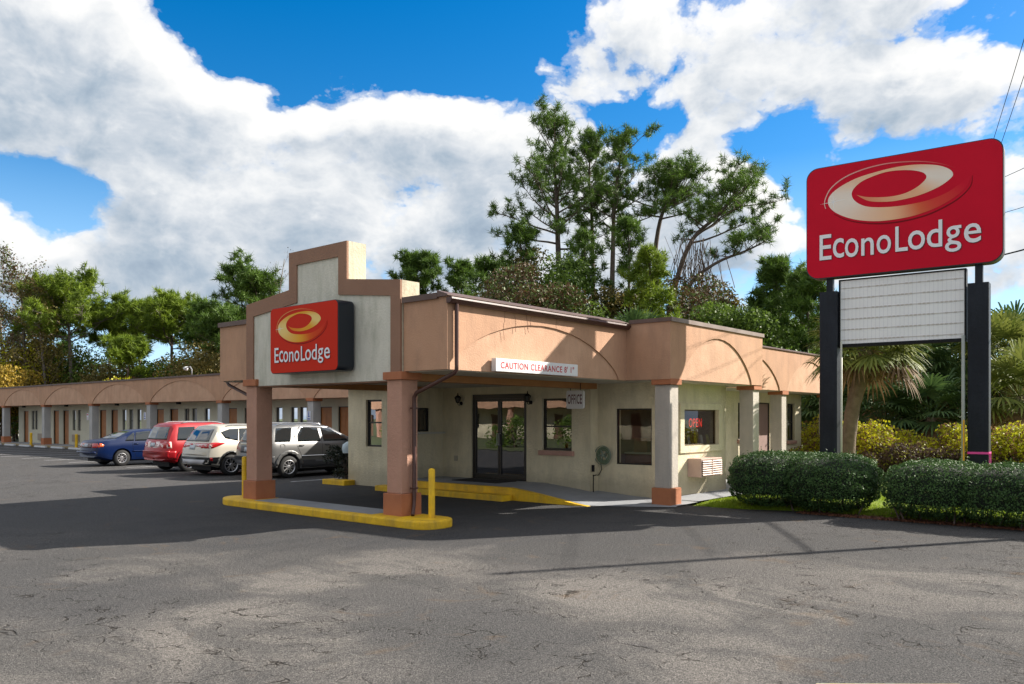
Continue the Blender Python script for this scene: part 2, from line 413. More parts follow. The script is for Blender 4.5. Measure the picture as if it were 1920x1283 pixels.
# ------------------------------------------------------------------ ground
def asphalt():
    m = bpy.data.materials.new('asphalt'); t = nt(m)
    p = geo_pos(t)
    big = ramp(t, noise(t, p, .16, 4, .55, .6), [(.38, 0.0), (.62, 1.0)])
    med = ramp(t, noise(t, scaled(t, p, (1, .55, 1)), .55, 6, .62, 1.2), [(.38, 0.0), (.66, 1.0)])
    base = mixc(t, big, (.098, .093, .096), (.170, .156, .148))
    base = mixc(t, math_(t, 'MULTIPLY', med, .65), base, (.200, .182, .170))
    # newer blue-black surfacing towards building and stalls, plus painted shade round the canopy
    sx = t.nodes.new('ShaderNodeSeparateXYZ'); t.links.new(p, sx.inputs[0])
    dd = math_(t, 'ADD', math_(t, 'MULTIPLY', sx.outputs[0], .80), math_(t, 'MULTIPLY', sx.outputs[1], .52))
    dd = math_(t, 'ADD', dd, math_(t, 'MULTIPLY', noise(t, p, .35, 4, .6), 5.0))
    far_ = ramp(t, math_(t, 'MULTIPLY', dd, .05), [(.72, 0.0), (.86, 1.0)])
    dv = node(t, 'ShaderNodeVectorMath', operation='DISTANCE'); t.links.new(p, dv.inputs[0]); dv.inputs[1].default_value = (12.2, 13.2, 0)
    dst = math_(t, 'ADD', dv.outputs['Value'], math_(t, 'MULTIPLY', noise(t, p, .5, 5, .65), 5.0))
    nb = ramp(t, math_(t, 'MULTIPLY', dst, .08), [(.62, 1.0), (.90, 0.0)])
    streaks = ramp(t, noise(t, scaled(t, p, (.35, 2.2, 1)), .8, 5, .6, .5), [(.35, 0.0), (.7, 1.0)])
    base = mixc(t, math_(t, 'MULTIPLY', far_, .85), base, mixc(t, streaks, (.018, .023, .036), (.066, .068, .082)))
    new_shade = mixc(t, streaks, (.006, .011, .022), (.034, .039, .054))
    base = mixc(t, nb, base, new_shade)
    def spot(x, y, r_, w_):
        q = node(t, 'ShaderNodeVectorMath', operation='DISTANCE'); t.links.new(pw, q.inputs[0]); q.inputs[1].default_value = (x, y, 0)
        m_ = node(t, 'ShaderNodeMapRange', {'From Min': r_ * .35, 'From Max': r_, 'To Min': w_, 'To Max': 0.0}, interpolation_type='SMOOTHSTEP'); t.links.new(q.outputs['Value'], m_.inputs['Value']); return m_.outputs[0]
    nwp = node(t, 'ShaderNodeTexNoise', {'Scale': .7, 'Detail': 6.0, 'Roughness': .65}); t.links.new(p, nwp.inputs['Vector'])
    pwn = node(t, 'ShaderNodeVectorMath', operation='MULTIPLY_ADD'); t.links.new(nwp.outputs['Color'], pwn.inputs[0]); pwn.inputs[1].default_value = (3.2, 3.2, 0); t.links.new(p, pwn.inputs[2])
    sb = node(t, 'ShaderNodeVectorMath', operation='SUBTRACT'); t.links.new(pwn.outputs[0], sb.inputs[0]); sb.inputs[1].default_value = (1.6, 1.6, 0); pw = sb.outputs[0]
    for px, D_, r_, w_ in ((60, 9.6, 2.9, .85), (250, 8.4, 1.5, .6), (640, 8.9, 1.3, .5), (860, 7.6, 1.6, .6), (1000, 6.4, 1.4, .5), (1120, 12.6, 2.6, .7), (1450, 13.0, 2.6, .55), (1750, 12.0, 2.4, .5), (1650, 6.6, 1.8, .55), (1250, 7.0, 1.0, .4), (0, 16, 4.5, .6), (350, 20, 4.0, .6)):
        x_, y_ = at(px, D_); base = mixc(t, spot(x_, y_, r_, min(.9, w_ * 1.2)), base, (.045, .048, .058))
    for px, D_, r_, w_ in ((480, 7.4, 1.5, .7), (760, 10.6, 1.7, .6), (1180, 8.6, 1.6, .65), (1420, 8.4, 1.4, .6), (1290, 6.5, 1.1, .6), (560, 9.4, 1.0, .7), (300, 10.6, 1.3, .5), (150, 6.8, 1.5, .4), (1700, 9.4, 1.4, .4)):
        x_, y_ = at(px, D_); base = mixc(t, spot(x_, y_, r_, min(.9, w_ * 1.25)), base, (.265, .240, .220))
    drk = ramp(t, noise(t, scaled(t, p, (.8, .45, 1)), .9, 7, .72, 1.2), [(.46, 0.0), (.58, .70)])
    base = mixc(t, drk, base, (.048, .050, .056))
    tyre = ramp(t, noise(t, scaled(t, p, (.25, 3.0, 1)), .9, 5, .6, .3), [(.54, 0.0), (.66, .35)])
    base = mixc(t, tyre, base, (.045, .045, .05))
    # aggregate speckle
    sp1 = ramp(t, noise(t, p, 70, 3, .75), [(.36, 0.0), (.64, 1.0)])
    sp2 = ramp(t, noise(t, p, 26, 4, .75), [(.40, 0.0), (.58, 1.0)])
    base = mixc(t, math_(t, 'MULTIPLY', math_(t, 'SUBTRACT', 1.0, sp1), .5), base, (.035, .033, .033), 'MULTIPLY') if False else mixc(t, sp1, mixc(t, .62, base, (.016, .016, .018)), mixc(t, .24, base, (.5, .47, .43)))
    base = mixc(t, math_(t, 'MULTIPLY', math_(t, 'SUBTRACT', 1.0, sp2), .5), base, (.03, .03, .03))
    # cracks, only inside worn patches
    v = node(t, 'ShaderNodeTexVoronoi', {'Scale': 2.6}, feature='DISTANCE_TO_EDGE')
    wpn = node(t, 'ShaderNodeTexNoise', {'Scale': 3.0, 'Detail': 4.0}); t.links.new(p, wpn.inputs['Vector'])
    va = node(t, 'ShaderNodeVectorMath', operation='MULTIPLY_ADD'); t.links.new(wpn.outputs['Color'], va.inputs[0]); va.inputs[1].default_value = (.5, .5, 0); t.links.new(p, va.inputs[2])
    t.links.new(va.outputs[0], v.inputs['Vector'])
    v2 = node(t, 'ShaderNodeTexVoronoi', {'Scale': 9.0}, feature='DISTANCE_TO_EDGE'); t.links.new(va.outputs[0], v2.inputs['Vector'])
    cr = ramp(t, v.outputs['Distance'], [(.0, 1.0), (.012, .9), (.03, 0.0)])
    cr2 = ramp(t, v2.outputs['Distance'], [(.0, 1.0), (.03, .7), (.07, 0.0)])
    mk = ramp(t, noise(t, p, .42, 3, .6, .4), [(.50, 0.0), (.58, 1.0)])
    mk2 = ramp(t, noise(t, p, .75, 4, .65, .4), [(.54, 0.0), (.62, 1.0)])
    brk = ramp(t, noise(t, p, 3.5, 3, .6), [(.45, 0.0), (.6, 1.0)])
    cf = math_(t, 'ADD', math_(t, 'MULTIPLY', math_(t, 'MULTIPLY', cr, mk), brk), math_(t, 'MULTIPLY', math_(t, 'MULTIPLY', cr2, mk2), brk), True)
    cf = math_(t, 'MULTIPLY', cf, math_(t, 'SUBTRACT', 1.0, nb))
    base = mixc(t, math_(t, 'MULTIPLY', cf, .85), base, (.022, .018, .015))
    stain = ramp(t, noise(t, p, 1.1, 5, .7, 1.0), [(.60, 0.0), (.72, .5)])
    base = mixc(t, stain, base, (.15, .105, .07))
    b = node(t, 'ShaderNodeBsdfPrincipled', {'Base Color': base, 'Roughness': .88})
    b.inputs['Specular IOR Level'].default_value = .08
    h = math_(t, 'SUBTRACT', math_(t, 'ADD', math_(t, 'MULTIPLY', sp1, .5), math_(t, 'MULTIPLY', sp2, .4)), math_(t, 'MULTIPLY', cf, 2.0))
    bn = node(t, 'ShaderNodeBump', {'Strength': .8, 'Distance': .010, 'Height': h}); t.links.new(bn.outputs[0], b.inputs['Normal'])
    out(t, b.outputs[0]); return m
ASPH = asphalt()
LAWN = mat('lawn', (.14, .22, .018), .95, (.22, .26, .03), 1.6, .8, 60)
FIELD = mat('field_grass', (.06, .085, .025), .95, (.10, .11, .04), .3, .6, 20)

def sheet(name, pts, z, m, label=None):
    mb = MB(); mb.add([(x, y, z) for x, y in pts], [tuple(range(len(pts)))])
    return tag(mb.build(name, m), label, None, None, 'structure')
sheet('ground', [(-700, -700), (700, -700), (700, 700), (-700, 700)], -.04, FIELD)
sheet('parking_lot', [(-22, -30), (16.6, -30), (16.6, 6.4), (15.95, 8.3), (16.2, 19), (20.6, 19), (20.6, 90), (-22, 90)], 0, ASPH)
# lawn between the lot and the sign: a slightly mounded sheet
mb = MB(); NX, NY = 26, 40
for i in range(NX + 1):
    for j in range(NY + 1):
        y = -16 + 24.5 * j / NY; xs_ = 16.42 - .5 * min(1, max(0, (y - 6.2) / 1.2)); x = xs_ + 24 * (i / NX) ** 1.3
        z = .005 + .07 * min(1, (x - xs_) / .8) + .03 * math.sin(x * 1.3) * math.sin(y * .9) * min(1, (x - xs_))
        if y > 8.2: z -= .05
        mb.v.append((x, y, z))
mb.f = [(i * (NY + 1) + j, (i + 1) * (NY + 1) + j, (i + 1) * (NY + 1) + j + 1, i * (NY + 1) + j + 1) for i in range(NX) for j in range(NY)]
mb.mi = [0] * len(mb.f)
tag(mb.build('lawn', LAWN, smooth=True), kind='structure')
sheet('lawn_strip', [(-34, 18), (-3, 18), (-3, 60), (-34, 60)], .03, FIELD)
# white stall lines
LINEW = mat('line_white', (.62, .62, .62), .8, (.30, .30, .31), 2)
mb = MB()
y = 20.6
while y < 66:
    mb.add([(14.2, y - .055, .004), (20.0, y - .055, .004), (20.0, y + .055, .004), (14.2, y + .055, .004)], [(0, 1, 2, 3)]); y += 2.65
tag(mb.build('parking_lines', LINEW), kind='structure')
x0, y0 = at(1530, 5.83); x1, y1 = at(1800, 5.82); x2, y2 = at(1800, 5.70); x3, y3 = at(1530, 5.72)
mb = MB(); mb.add([(x0, y0, .004), (x3, y3, .004), (x2, y2, .004), (x1, y1, .004)], [(0, 1, 2, 3)])
tag(mb.build('painted_line', mat('line_yellow', (.6, .42, .12), .8, (.5, .45, .38), 6)), kind='structure')

# walk in front of the office, ramping down to the lot, and the side walk
mb = MB()
fr = [(16.06, .28), (12.2, .28), (11.6, .215), (11.0, .13), (10.1, .012), (9.3, .008), (8.55, .006)]
bk = [(16.06, .28), (12.6, .28), (12.0, .23), (11.2, .15), (10.3, .09), (9.3, .05), (8.55, .035)]
vs = []
for (ya, za), (yb, zb) in zip(fr, bk):
    xa = 14.42 if ya > 10.0 else (14.9 if ya > 9 else 15.45)
    vs += [(xa, ya, za), (15.5, (ya + yb) / 2, (za + zb) / 2), (16.45, yb, zb)]
mb.add(vs, [(i * 3 + k, i * 3 + 3 + k, i * 3 + 4 + k, i * 3 + 1 + k) for i in range(6) for k in range(2)])
tag(mb.build('walkway', CONC), kind='structure')
mb = MB(); mb.add([(16.45, 8.55, .05), (30, 8.55, .05), (30, 11.2, .05), (16.45, 11.2, .05)], [(0, 1, 2, 3)])
tag(mb.build('side_walk', CONC), kind='structure')
# ------------------------------------------------------------------ office building
def reroot(root, loc):
    for ch in [x for x in col.objects if x.parent is root]:
        ch.location = Vector(ch.location) - Vector(loc)
    root.location = loc

OFF = empty('motel_office', label='cream stucco motel office with tan arched fascia and a drive-under canopy', cat='building')
ZS, ZT = 2.72, 3.96
mb = MB()
wall(mb, 'X', 16.0, .2, 11.13, 16.06, -.02, ZS, [(13.09, 14.99, .28, 2.51), (11.68, 12.59, 1.09, 2.37)])
wall(mb, 'Y', 11.13, .18, 16.2, 16.53, -.02, ZS, [])
wall(mb, 'X', 16.33, .2, 9.45, 11.13, -.02, ZS, [(9.66, 10.62, .80, 2.11)])
wall(mb, 'Y', 9.45, .2, 16.53, 19.68, -.02, ZS, [(17.41, 19.21, 1.22, 2.09)])
wall(mb, 'X', 19.48, .2, 9.65, 11.2, -.02, ZS, [])
wall(mb, 'Y', 11.0, .2, 19.68, 28.9, -.02, ZS, [(23.75, 24.7, 1.22, 2.36), (25.3, 26.15, .02, 2.38), (27.65, 28.3, 1.1, 2.38)])
wall(mb, 'X', 14.75, .2, 16.06, 18.62, -.02, ZS, [(17.18, 17.85, 1.09, 2.39)])
wall(mb, 'Y', 16.06, .2, 14.95, 16.0, -.02, ZS, [(15.02, 15.47, 1.52, 2.16)])
wall(mb, 'Y', 18.42, .2, 14.95, 28.9, -.02, ZS, [])
wall(mb, 'X', 28.7, .2, 11.2, 18.42, -.02, ZS, [])
mb.build('wall', STU, OFF)
# raised stucco surround of the side window
mb = MB()
for b in ((17.22, 17.41, 1.06, 2.24), (19.21, 19.42, 1.06, 2.24)): mb.box(b[0], b[1], 9.41, 9.448, b[2], b[3])
mb.box(17.41, 19.21, 9.41, 9.448, 1.06, 1.22); mb.box(17.41, 19.21, 9.41, 9.448, 2.09, 2.24)
mb.build('window_surround', STU, OFF)
# rooms behind the glass
mb = MB()
mb.box(19.2, 19.3, 11.2, 18.4, .0, 2.71); mb.box(16.2, 28.6, 11.2, 18.4, .0, .27)
mb.box(16.55, 19.45, 9.66, 11.19, .0, .3); mb.box(16.6, 19.4, 11.2, 11.26, .3, 2.70)
mb.box(14.96, 17.4, 16.3, 16.36, .3, 2.7); mb.box(17.4, 17.5, 16.3, 18.4, .3, 2.7)
mb.box(19.75, 28.6, 12.6, 12.7, .0, 2.7)
mb.build('interior_wall', INT, OFF)

FP = [(9.88, 9.82), (15.48, 9.82), (15.48, 8.72), (20.2, 8.72), (20.2, 9.93), (29.3, 9.93), (29.3, 18.7), (14.4, 18.7), (14.4, 17.02), (9.88, 17.02)]
mb = MB(); mb.prism(FP, ZS, ZT); mb.build('fascia_core', TANIN, OFF)
mb = MB(); mb.box(19.95, 29.3, 18.702, 19.9, ZS, ZT); mb.build('fascia_core', TANIN, OFF)
def fx(yp): return lambda u, v, w: (u, yp + w, v)
for a0, a1, yp, ar in ((9.88, 15.478, 9.79, [(12.5, 2.65, .95)]), (15.48, 20.2, 8.69, [(17.75, 1.80, 1.02)]), (20.2, 29.3, 9.90, [(22.25, 2.05, 1.0), (26.85, 1.98, 1.0)])):
    mb = MB(); mb.extr(arch_plate(a0, a1, ZS, ZT, ar), fx(yp), 0, .029); mb.build('fascia', TAN, OFF)
for b in ((9.852, 9.879, 9.79, 10.88), (9.852, 9.879, 15.86, 17.02), (15.452, 15.479, 8.69, 9.788)):
    mb = MB(); mb.box(*b, ZS, ZT); mb.build('fascia', TAN, OFF)
SOF = [(9.92, 9.86), (15.52, 9.86), (15.52, 8.76), (20.16, 8.76), (20.16, 9.97), (29.2, 9.97), (29.2, 18.6), (14.45, 18.6), (14.45, 16.98), (9.92, 16.98)]
mb = MB(); mb.prism(SOF, ZS - .018, ZS - .002); mb.build('soffit', mat('soffit_pale', (.50, .47, .40), .9, (.42, .38, .31), 1.5), OFF)
mb = MB(); mb.prism([(p[0] + (.2 if i in (0, 9) else 0), p[1]) for i, p in enumerate(FP)], ZT + .002, ZT + .03); mb.build('roof', mat('roof_membrane', (.16, .13, .12), .9), OFF)

def prof_x(mb, pr, x0, x1):   # profile in (y,z) swept along x
    mb.extr(pr, lambda u, v, w: (w, u, v), x0, x1)
mb = MB(); prof_x(mb, [(9.76, 3.955), (9.735, 3.965), (9.735, 3.985), (9.99, 4.07), (9.99, 3.955)], 9.80, 15.50)
mb.build('roof_edge', TRIM, OFF)
for b in ((9.80, 9.845, 9.995, 10.88, 3.93, 4.03), (9.80, 9.845, 15.86, 17.03, 3.93, 4.03), (15.42, 15.447, 8.66, 9.70, 3.955, 4.04)):
    mb = MB(); mb.box(*b); mb.build('roof_edge', TRIM, OFF)
mb = MB(); prof_x(mb, [(9.785, 3.935), (9.655, 3.935), (9.648, 3.90), (9.70, 3.835), (9.785, 3.835)], 9.82, 15.44); mb.build('gutter', BROWN, OFF, bevel=.004)
mb = MB(); mb.box(15.45, 20.24, 8.655, 8.688, 3.955, 4.045); mb.build('roof_edge', TRIMG, OFF)
mb = MB(); prof_x(mb, [(9.865, 3.955), (9.865, 3.985), (10.1, 4.05), (10.1, 3.955)], 20.25, 29.3); mb.build('roof_edge', TRIM, OFF)

rc = random.Random(3)
for xs_, z_a, z_b in ((11.35, 3.84, 3.30), (11.62, 3.80, 3.45), (11.95, 3.86, 3.50), (12.12, 3.82, 3.58), (12.9, 3.84, 3.66)):   # hairline cracks in the stucco
    P = []; z = z_a; x = xs_
    while z > z_b: P.append((x, 9.7893, z)); z -= .035; x += rc.uniform(-.022, .020)
    mb = MB(); mb.tube(P, .0035, 4, False); mb.build('crack', mat('crack_brown', (.14, .07, .045), .95), OFF)
# stepped gable
GO = [(10.9, 2.57), (10.9, 4.35), (12.40, 4.52), (12.40, 5.25), (14.27, 5.25), (14.27, 4.50), (15.84, 4.33), (15.84, 2.57)]
GI = [(11.16, 2.57), (11.16, 4.09), (12.66, 4.25), (12.66, 4.98), (14.01, 4.98), (14.01, 4.22), (15.58, 4.06), (15.58, 2.57)]
fg = lambda u, v, w: (9.83 + w, u, v)
gb = MB(); gb.extr(GO, fg, 0, .42); gab = gb.build('gable', mat('stucco_gable_side', (.64, .58, .44), .9, (.54, .48, .36), 2, .5, 26, streak=(.14, .12, .09)), OFF)
mb = MB(); mb.extr(GI, fg, -.012, -.002); mb.build('gable_panel', STUW, gab)
mb = MB()
for i in range(7):
    q = [GO[i], GO[i + 1], GI[i + 1], GI[i]]
    mb.extr(q, fg, -.045, -.001)
bm_ = mb.build('gable_band', BAND, gab)
mb = MB(); mb.box(9.84, 10.24, 11.3, 15.44, 2.545, 2.568); mb.build('beam_underside', BAND, OFF)
for y in (10.93, 15.52):
    mb = MB(); mb.box(10.26, 15.98 if y < 12 else 14.74, y, y + .3, 2.57, 2.70); mb.build('beam', mat('beam_orange', (.44, .20, .07), .8, (.36, .16, .06), 3), OFF)

def column(par, x, y, h, zb, zt, shaft, bh=.40, capz=.14, base=TERRA, cap=TERRA, capx=.055, basex=.05):
    mb = MB(); mb.box(x - h, x + h, y - h, y + h, zb + bh, zt - capz); c = mb.build('column', shaft, par, bevel=.012)
    b = h + basex; mb = MB(); mb.box(x - b, x + b, y - b, y + b, zb, zb + bh); mb.build('base', base, c, bevel=.012)
    b = h + capx; mb = MB(); mb.box(x - b, x + b, y - b, y + b, zt - capz, zt); mb.build('cap', cap, c, bevel=.008)
    return c
column(OFF, 9.995, 11.075, .195, .14, 2.715, COLP)
column(OFF, 9.995, 15.665, .195, .14, 2.715, COLP)
for x, y in ((15.70, 8.92), (19.98, 8.95), (24.75, 10.14), (28.95, 10.14)):
    column(OFF, x, y, .185, -.02, 2.735, COLG, capx=.055, capz=.13)
# walkway edging
def swept(mb, pts, w, h0):
    """raised edge along polyline pts (x,y,ztop), width w towards +x"""
    for (xa, ya, za), (xb, yb, zb) in zip(pts, pts[1:]):
        mb.add([(xa, ya, h0), (xb, yb, h0), (xb, yb, zb), (xa, ya, za), (xa + w, ya, h0), (xb + w, yb, h0), (xb + w, yb, zb), (xa + w, ya, za)],
               [(0, 1, 2, 3), (3, 2, 6, 7), (4, 7, 6, 5), (0, 3, 7, 4), (1, 5, 6, 2)])
mb = MB(); swept(mb, [(14.29, 16.05, .285), (14.29, 12.2, .285), (14.29, 11.6, .22), (14.29, 11.0, .135), (14.30, 10.35, .04), (14.32, 10.05, .008)], .15, -.02)
tag(mb.build('kerb', YEL), 'yellow painted kerb along the office walkway ramping down to the asphalt', 'kerb')
mb = MB(); mb.box(13.93, 14.28, 12.1, 16.5, -.02, .135)
tag(mb.build('step', YEL, bevel=.02), 'low yellow step below the walkway kerb in front of the glass doors', 'step')
mb = MB(); mb.box(14.35, 14.74, 18.3, 19.3, -.02, .14)
tag(mb.build('kerb', YEL, bevel=.02), 'short yellow kerb end at the far corner of the cream drive-up wall', 'kerb')

# doors and windows
def window(par, axis, c, a0, a1, z0, z1, rec=.07, fr=.045, rails=(), frm=DARK, sill=None, pane=GLASS, curtain=None):
    sgn = 1
    def bx(mb, p, q, w0, w1, r_, s_):
        if axis == 'X': mb.box(c + w0, c + w1, p, q, r_, s_)
        else: mb.box(p, q, c + w0, c + w1, r_, s_)
    e = .002; mb = MB()
    bx(mb, a0 + e, a0 + fr, rec, rec + .05, z0 + e, z1 - e); bx(mb, a1 - fr, a1 - e, rec, rec + .05, z0 + e, z1 - e)
    bx(mb, a0 + fr, a1 - fr, rec, rec + .05, z0 + e, z0 + fr); bx(mb, a0 + fr, a1 - fr, rec, rec + .05, z1 - fr, z1 - e)
    for k, v in rails:
        if k == 'h': bx(mb, a0 + fr, a1 - fr, rec + .002, rec + .048, v - .02, v + .02)
        else: bx(mb, v - .02, v + .02, rec + .002, rec + .048, z0 + fr, z1 - fr)
    w = mb.build('window', frm, par)
    mb = MB()
    p, q, r_, s_ = a0 + fr - .01, a1 - fr + .01, z0 + fr - .01, z1 - fr + .01
    d = c + rec + .028
    if axis == 'X': mb.add([(d, p, r_), (d, q, r_), (d, q, s_), (d, p, s_)], [(0, 1, 2, 3)])
    else: mb.add([(p, d, r_), (q, d, r_), (q, d, s_), (p, d, s_)], [(0, 1, 2, 3)])
    mb.build('pane', pane, w)
    if sill:
        mb = MB(); bx(mb, a0 - .08, a1 + .08, -.06, .03, z0 - .12, z0 - .003); mb.build('sill', sill, w, bevel=.006)
    if curtain:
        mb = MB(); bx(mb, a0 - .02 + (a1 - a0) * curtain[0], a0 + (a1 - a0) * curtain[1], rec + .16, rec + .20, z0, z1); mb.build('curtain', CURT, w)
    return w
window(OFF, 'X', 16.0, 11.68, 12.59, 1.09, 2.37, rails=[('h', 1.68)], sill=PINKM, fr=.055)
window(OFF, 'X', 16.33, 9.66, 10.62, .80, 2.11, rec=.03, fr=.035, pane=GLASSC)
window(OFF, 'Y', 9.45, 17.41, 19.21, 1.22, 2.09, rec=.06, fr=.03, frm=mat('frame_bronze', (.10, .07, .03), .5))
window(OFF, 'X', 14.75, 17.18, 17.85, 1.09, 2.39, rails=[('h', 1.76)], fr=.05)
window(OFF, 'Y', 16.06, 15.02, 15.47, 1.52, 2.16, rec=.04)
window(OFF, 'Y', 11.0, 23.75, 24.7, 1.22, 2.36, sill=PINKM, rails=[('h', 1.75)])
window(OFF, 'Y', 11.0, 27.65, 28.3, 1.1, 2.38, sill=PINKM, rails=[('h', 1.72)])
mb = MB(); mb.box(14.98, 15.95, 15.92, 16.055, 1.46, 1.505); mb.build('ledge', mat('ledge_pale', (.55, .54, .50), .6), OFF, bevel=.005)
mb = MB(); mb.box(25.34, 26.11, 11.05, 11.10, .03, 2.34); d = mb.build('door', DOORP, OFF)
mb = MB(); mb.lathe([(0, -.05), (.03, -.045), (.032, -.02), (.012, -.01), (.012, .0)], 12, 'Y', (26.03, 11.04, 1.02)); mb.build('handle', BLACK, d)
mb = MB(); mb.box(25.302, 25.34, 11.02, 11.14, .02, 2.378); mb.box(26.11, 26.148, 11.02, 11.14, .02, 2.378); mb.box(25.34, 26.11, 11.02, 11.14, 2.34, 2.378); mb.build('frame', DARK, d)
# glass entrance: frame and two leaves
mb = MB(); Y0, Y1, Z0, Z1 = 13.092, 14.988, .282, 2.508
mb.box(16.04, 16.12, Y0, Y0 + .06, Z0, Z1); mb.box(16.04, 16.12, Y1 - .06, Y1, Z0, Z1)
mb.box(16.04, 16.12, Y0 + .06, Y1 - .06, Z1 - .12, Z1); mb.box(16.03, 16.13, Y0 + .06, Y1 - .06, Z0, Z0 + .03)
mb.build('door_frame', DARK, OFF)
ym = (Y0 + Y1) / 2
for a, b in ((Y0 + .065, ym - .004), (ym + .004, Y1 - .065)):
    mb = MB(); s = .055
    mb.box(16.05, 16.10, a, a + s, Z0 + .035, Z1 - .125); mb.box(16.05, 16.10, b - s, b, Z0 + .035, Z1 - .125)
    mb.box(16.05, 16.10, a + s, b - s, Z0 + .035, Z0 + .14); mb.box(16.05, 16.10, a + s, b - s, Z1 - .19, Z1 - .125)
    d = mb.build('door', DARK, OFF)
    mb = MB(); mb.add([(16.075, a + s, Z0 + .14), (16.075, b - s, Z0 + .14), (16.075, b - s, Z1 - .19), (16.075, a + s, Z1 - .19)], [(0, 1, 2, 3)]); mb.build('pane', GLASS, d)
    h = a + .03 if a > ym else b - .03
    mb = MB(); mb.tube([(16.05, h, 1.18), (15.99, h, 1.18), (15.99, h, 1.48), (16.05, h, 1.48)], .012, 8); mb.build('handle', GREYM, d)
mb = MB(); mb.box(16.16, 16.20, 14.55, 14.93, .4, 2.3); mb.build('notice_board', mat('board_white', (.55, .55, .55), .6), OFF) if False else None
# roof drain pipes
def pipe(y0, y1, s):
    mb = MB(); x = 10.02
    mb.tube([(x, y0, 3.86), (x, y0, 2.80), (x, y0, 2.72), (x, y0 + s * .05, 2.66), (x, y1 - s * .06, 2.34), (x, y1, 2.26), (x, y1, 2.15), (x, y1, .42), (x - .02, y1 - s * .01, .32), (x - .13, y1 - s * .10, .17)], .036, 10)
    mb.box(x - .06, x + .06, y1 - .045, y1 + .045, .62, .65); mb.box(x - .06, x + .06, y1 - .045, y1 + .045, 2.05, 2.08)
    return mb
o = pipe(9.735, 10.79, 1).build('downspout', BROWN, OFF); smooth_angle(o)
mb = MB(); x = 10.06; mb.tube([(x, 17.08, 3.9), (x, 17.08, 2.72), (x, 17.0, 2.64), (x, 16.05, 2.34), (x, 15.93, 2.24), (x, 15.93, .2)], .036, 10)
o = mb.build('downspout', BROWN, OFF); smooth_angle(o)
reroot(OFF, (16, 14, 0))

# desk and chairs glimpsed through the large window
dk = empty('reception_desk', (17.3, 10.2, .3), 0, 'pale topped wooden desk standing inside the large corner window', 'desk')
mb = MB(); mb.box(-.35, .35, -.5, .6, .72, .76); mb.build('desk_top', INTW, dk)
mb = MB(); mb.box(-.32, -.28, -.48, .58, .0, .718); mb.build('side_panel', mat('wood_brown', (.22, .09, .03), .5, (.15, .06, .02), 4), dk)
bx_ = MB(); bx_.box(-.12, .18, -.3, -.12, 0, .42); o = bx_.build('document_holder', INTW); o.location = (17.3, 10.2, 1.061); tag(o, 'pale upright folder holder standing on the desk inside the corner window', 'folder holder')
bx_ = MB(); bx_.box(-.2, .15, .05, .42, 0, .34); o = bx_.build('wooden_box', mat('wood_brown', (.22, .09, .03))); o.location = (17.3, 10.2, 1.061); tag(o, 'brown wooden box standing on the desk inside the corner window', 'box')
# OPEN neon
NEON = bpy.data.materials.new('neon_red'); t = nt(NEON); out(t, node(t, 'ShaderNodeEmission', {'Color': (1, .03, .02, 1), 'Strength': 1.0}).outputs[0])
mb = MB(); add_text(mb, 'OPEN', .66, .22, lambda u, v, w: (17.98 + u, 9.60, 1.66 + v), offset=.0)
o = mb.build('neon_sign', NEON); tag(o, 'red glowing OPEN sign hanging inside the side window of the office', 'neon sign')
for i in range(5):
    mb = MB(); mb.add([(-.07, 0, 0), (.07, 0, 0), (.07, .05, .24), (-.07, .05, .24), (-.07, .012, 0), (.07, .012, 0), (.07, .062, .24), (-.07, .062, .24)], [(0, 1, 2, 3), (7, 6, 5, 4), (0, 3, 7, 4), (1, 5, 6, 2), (3, 2, 6, 7)])
    o = mb.build('leaflet', mat('paper_yellow', (.65, .55, .10), .6) if i % 2 == 0 else mat('paper_white', (.7, .7, .65), .6)); o.location = (17.62 + .33 * i, 9.56, 1.226)
    tag(o, 'yellow leaflet standing on the sill inside the side window' if i % 2 == 0 else 'white leaflet standing on the sill inside the side window', 'leaflet', 'yellow leaflets on the window sill' if i % 2 == 0 else 'white leaflets on the window sill')

# ------------------------------------------------------------------ fixtures on the office
def lantern(y, label):
    L = empty('wall_lantern', (15.995, y, 2.2), 0, label, 'wall lamp', 'lanterns either side of the glass doors')
    mb = MB(); mb.lathe([(.0, -.03), (.045, -.028), (.05, 0)], 12, 'X', (0, 0, .08)); mb.tube([(-.01, 0, .08), (-.07, 0, .03), (-.13, 0, .04), (-.14, 0, .09)], .010, 6); mb.build('bracket', BLACK, L)
    mb = MB(); mb.lathe([(.0, .37), (.012, .35), (.015, .30), (.05, .28), (.10, .235), (.0, .235)], 6, 'Z', (-.14, 0, 0)); mb.lathe([(0, .08), (.045, .09), (.055, .11), (0, .11)], 6, 'Z', (-.14, 0, 0))
    for j in range(6):
        a = 2 * math.pi * j / 6; mb.tube([(-.14 + .05 * math.cos(a), .05 * math.sin(a), .11), (-.14 + .085 * math.cos(a), .085 * math.sin(a), .235)], .006, 4)
    mb.build('cage', BLACK, L)
    mb = MB(); mb.lathe([(.045, .112), (.078, .233)], 6, 'Z', (-.14, 0, 0)); mb.build('glass', mat('lamp_glass', (.10, .10, .09), .1), L)
lantern(15.36, 'black wall lantern to the left of the glass entrance doors')
lantern(12.94, 'black wall lantern between the glass doors and the small window')

cs = empty('clearance_sign', (10.97, 9.79, 2.73), 0, 'long white sign reading CAUTION CLEARANCE on the canopy edge', 'sign')
mb = MB(); mb.box(0, 2.50, -.11, -.002, 0, .235); mb.build('sign_box', WHITE, cs, bevel=.004)
mb = MB(); add_text(mb, 'CAUTION CLEARANCE 8\' 1"', 2.24, .125, lambda u, v, w: (.13 + u, -.1125, .055 + v), offset=.018); mb.build('lettering', REDTXT, cs)

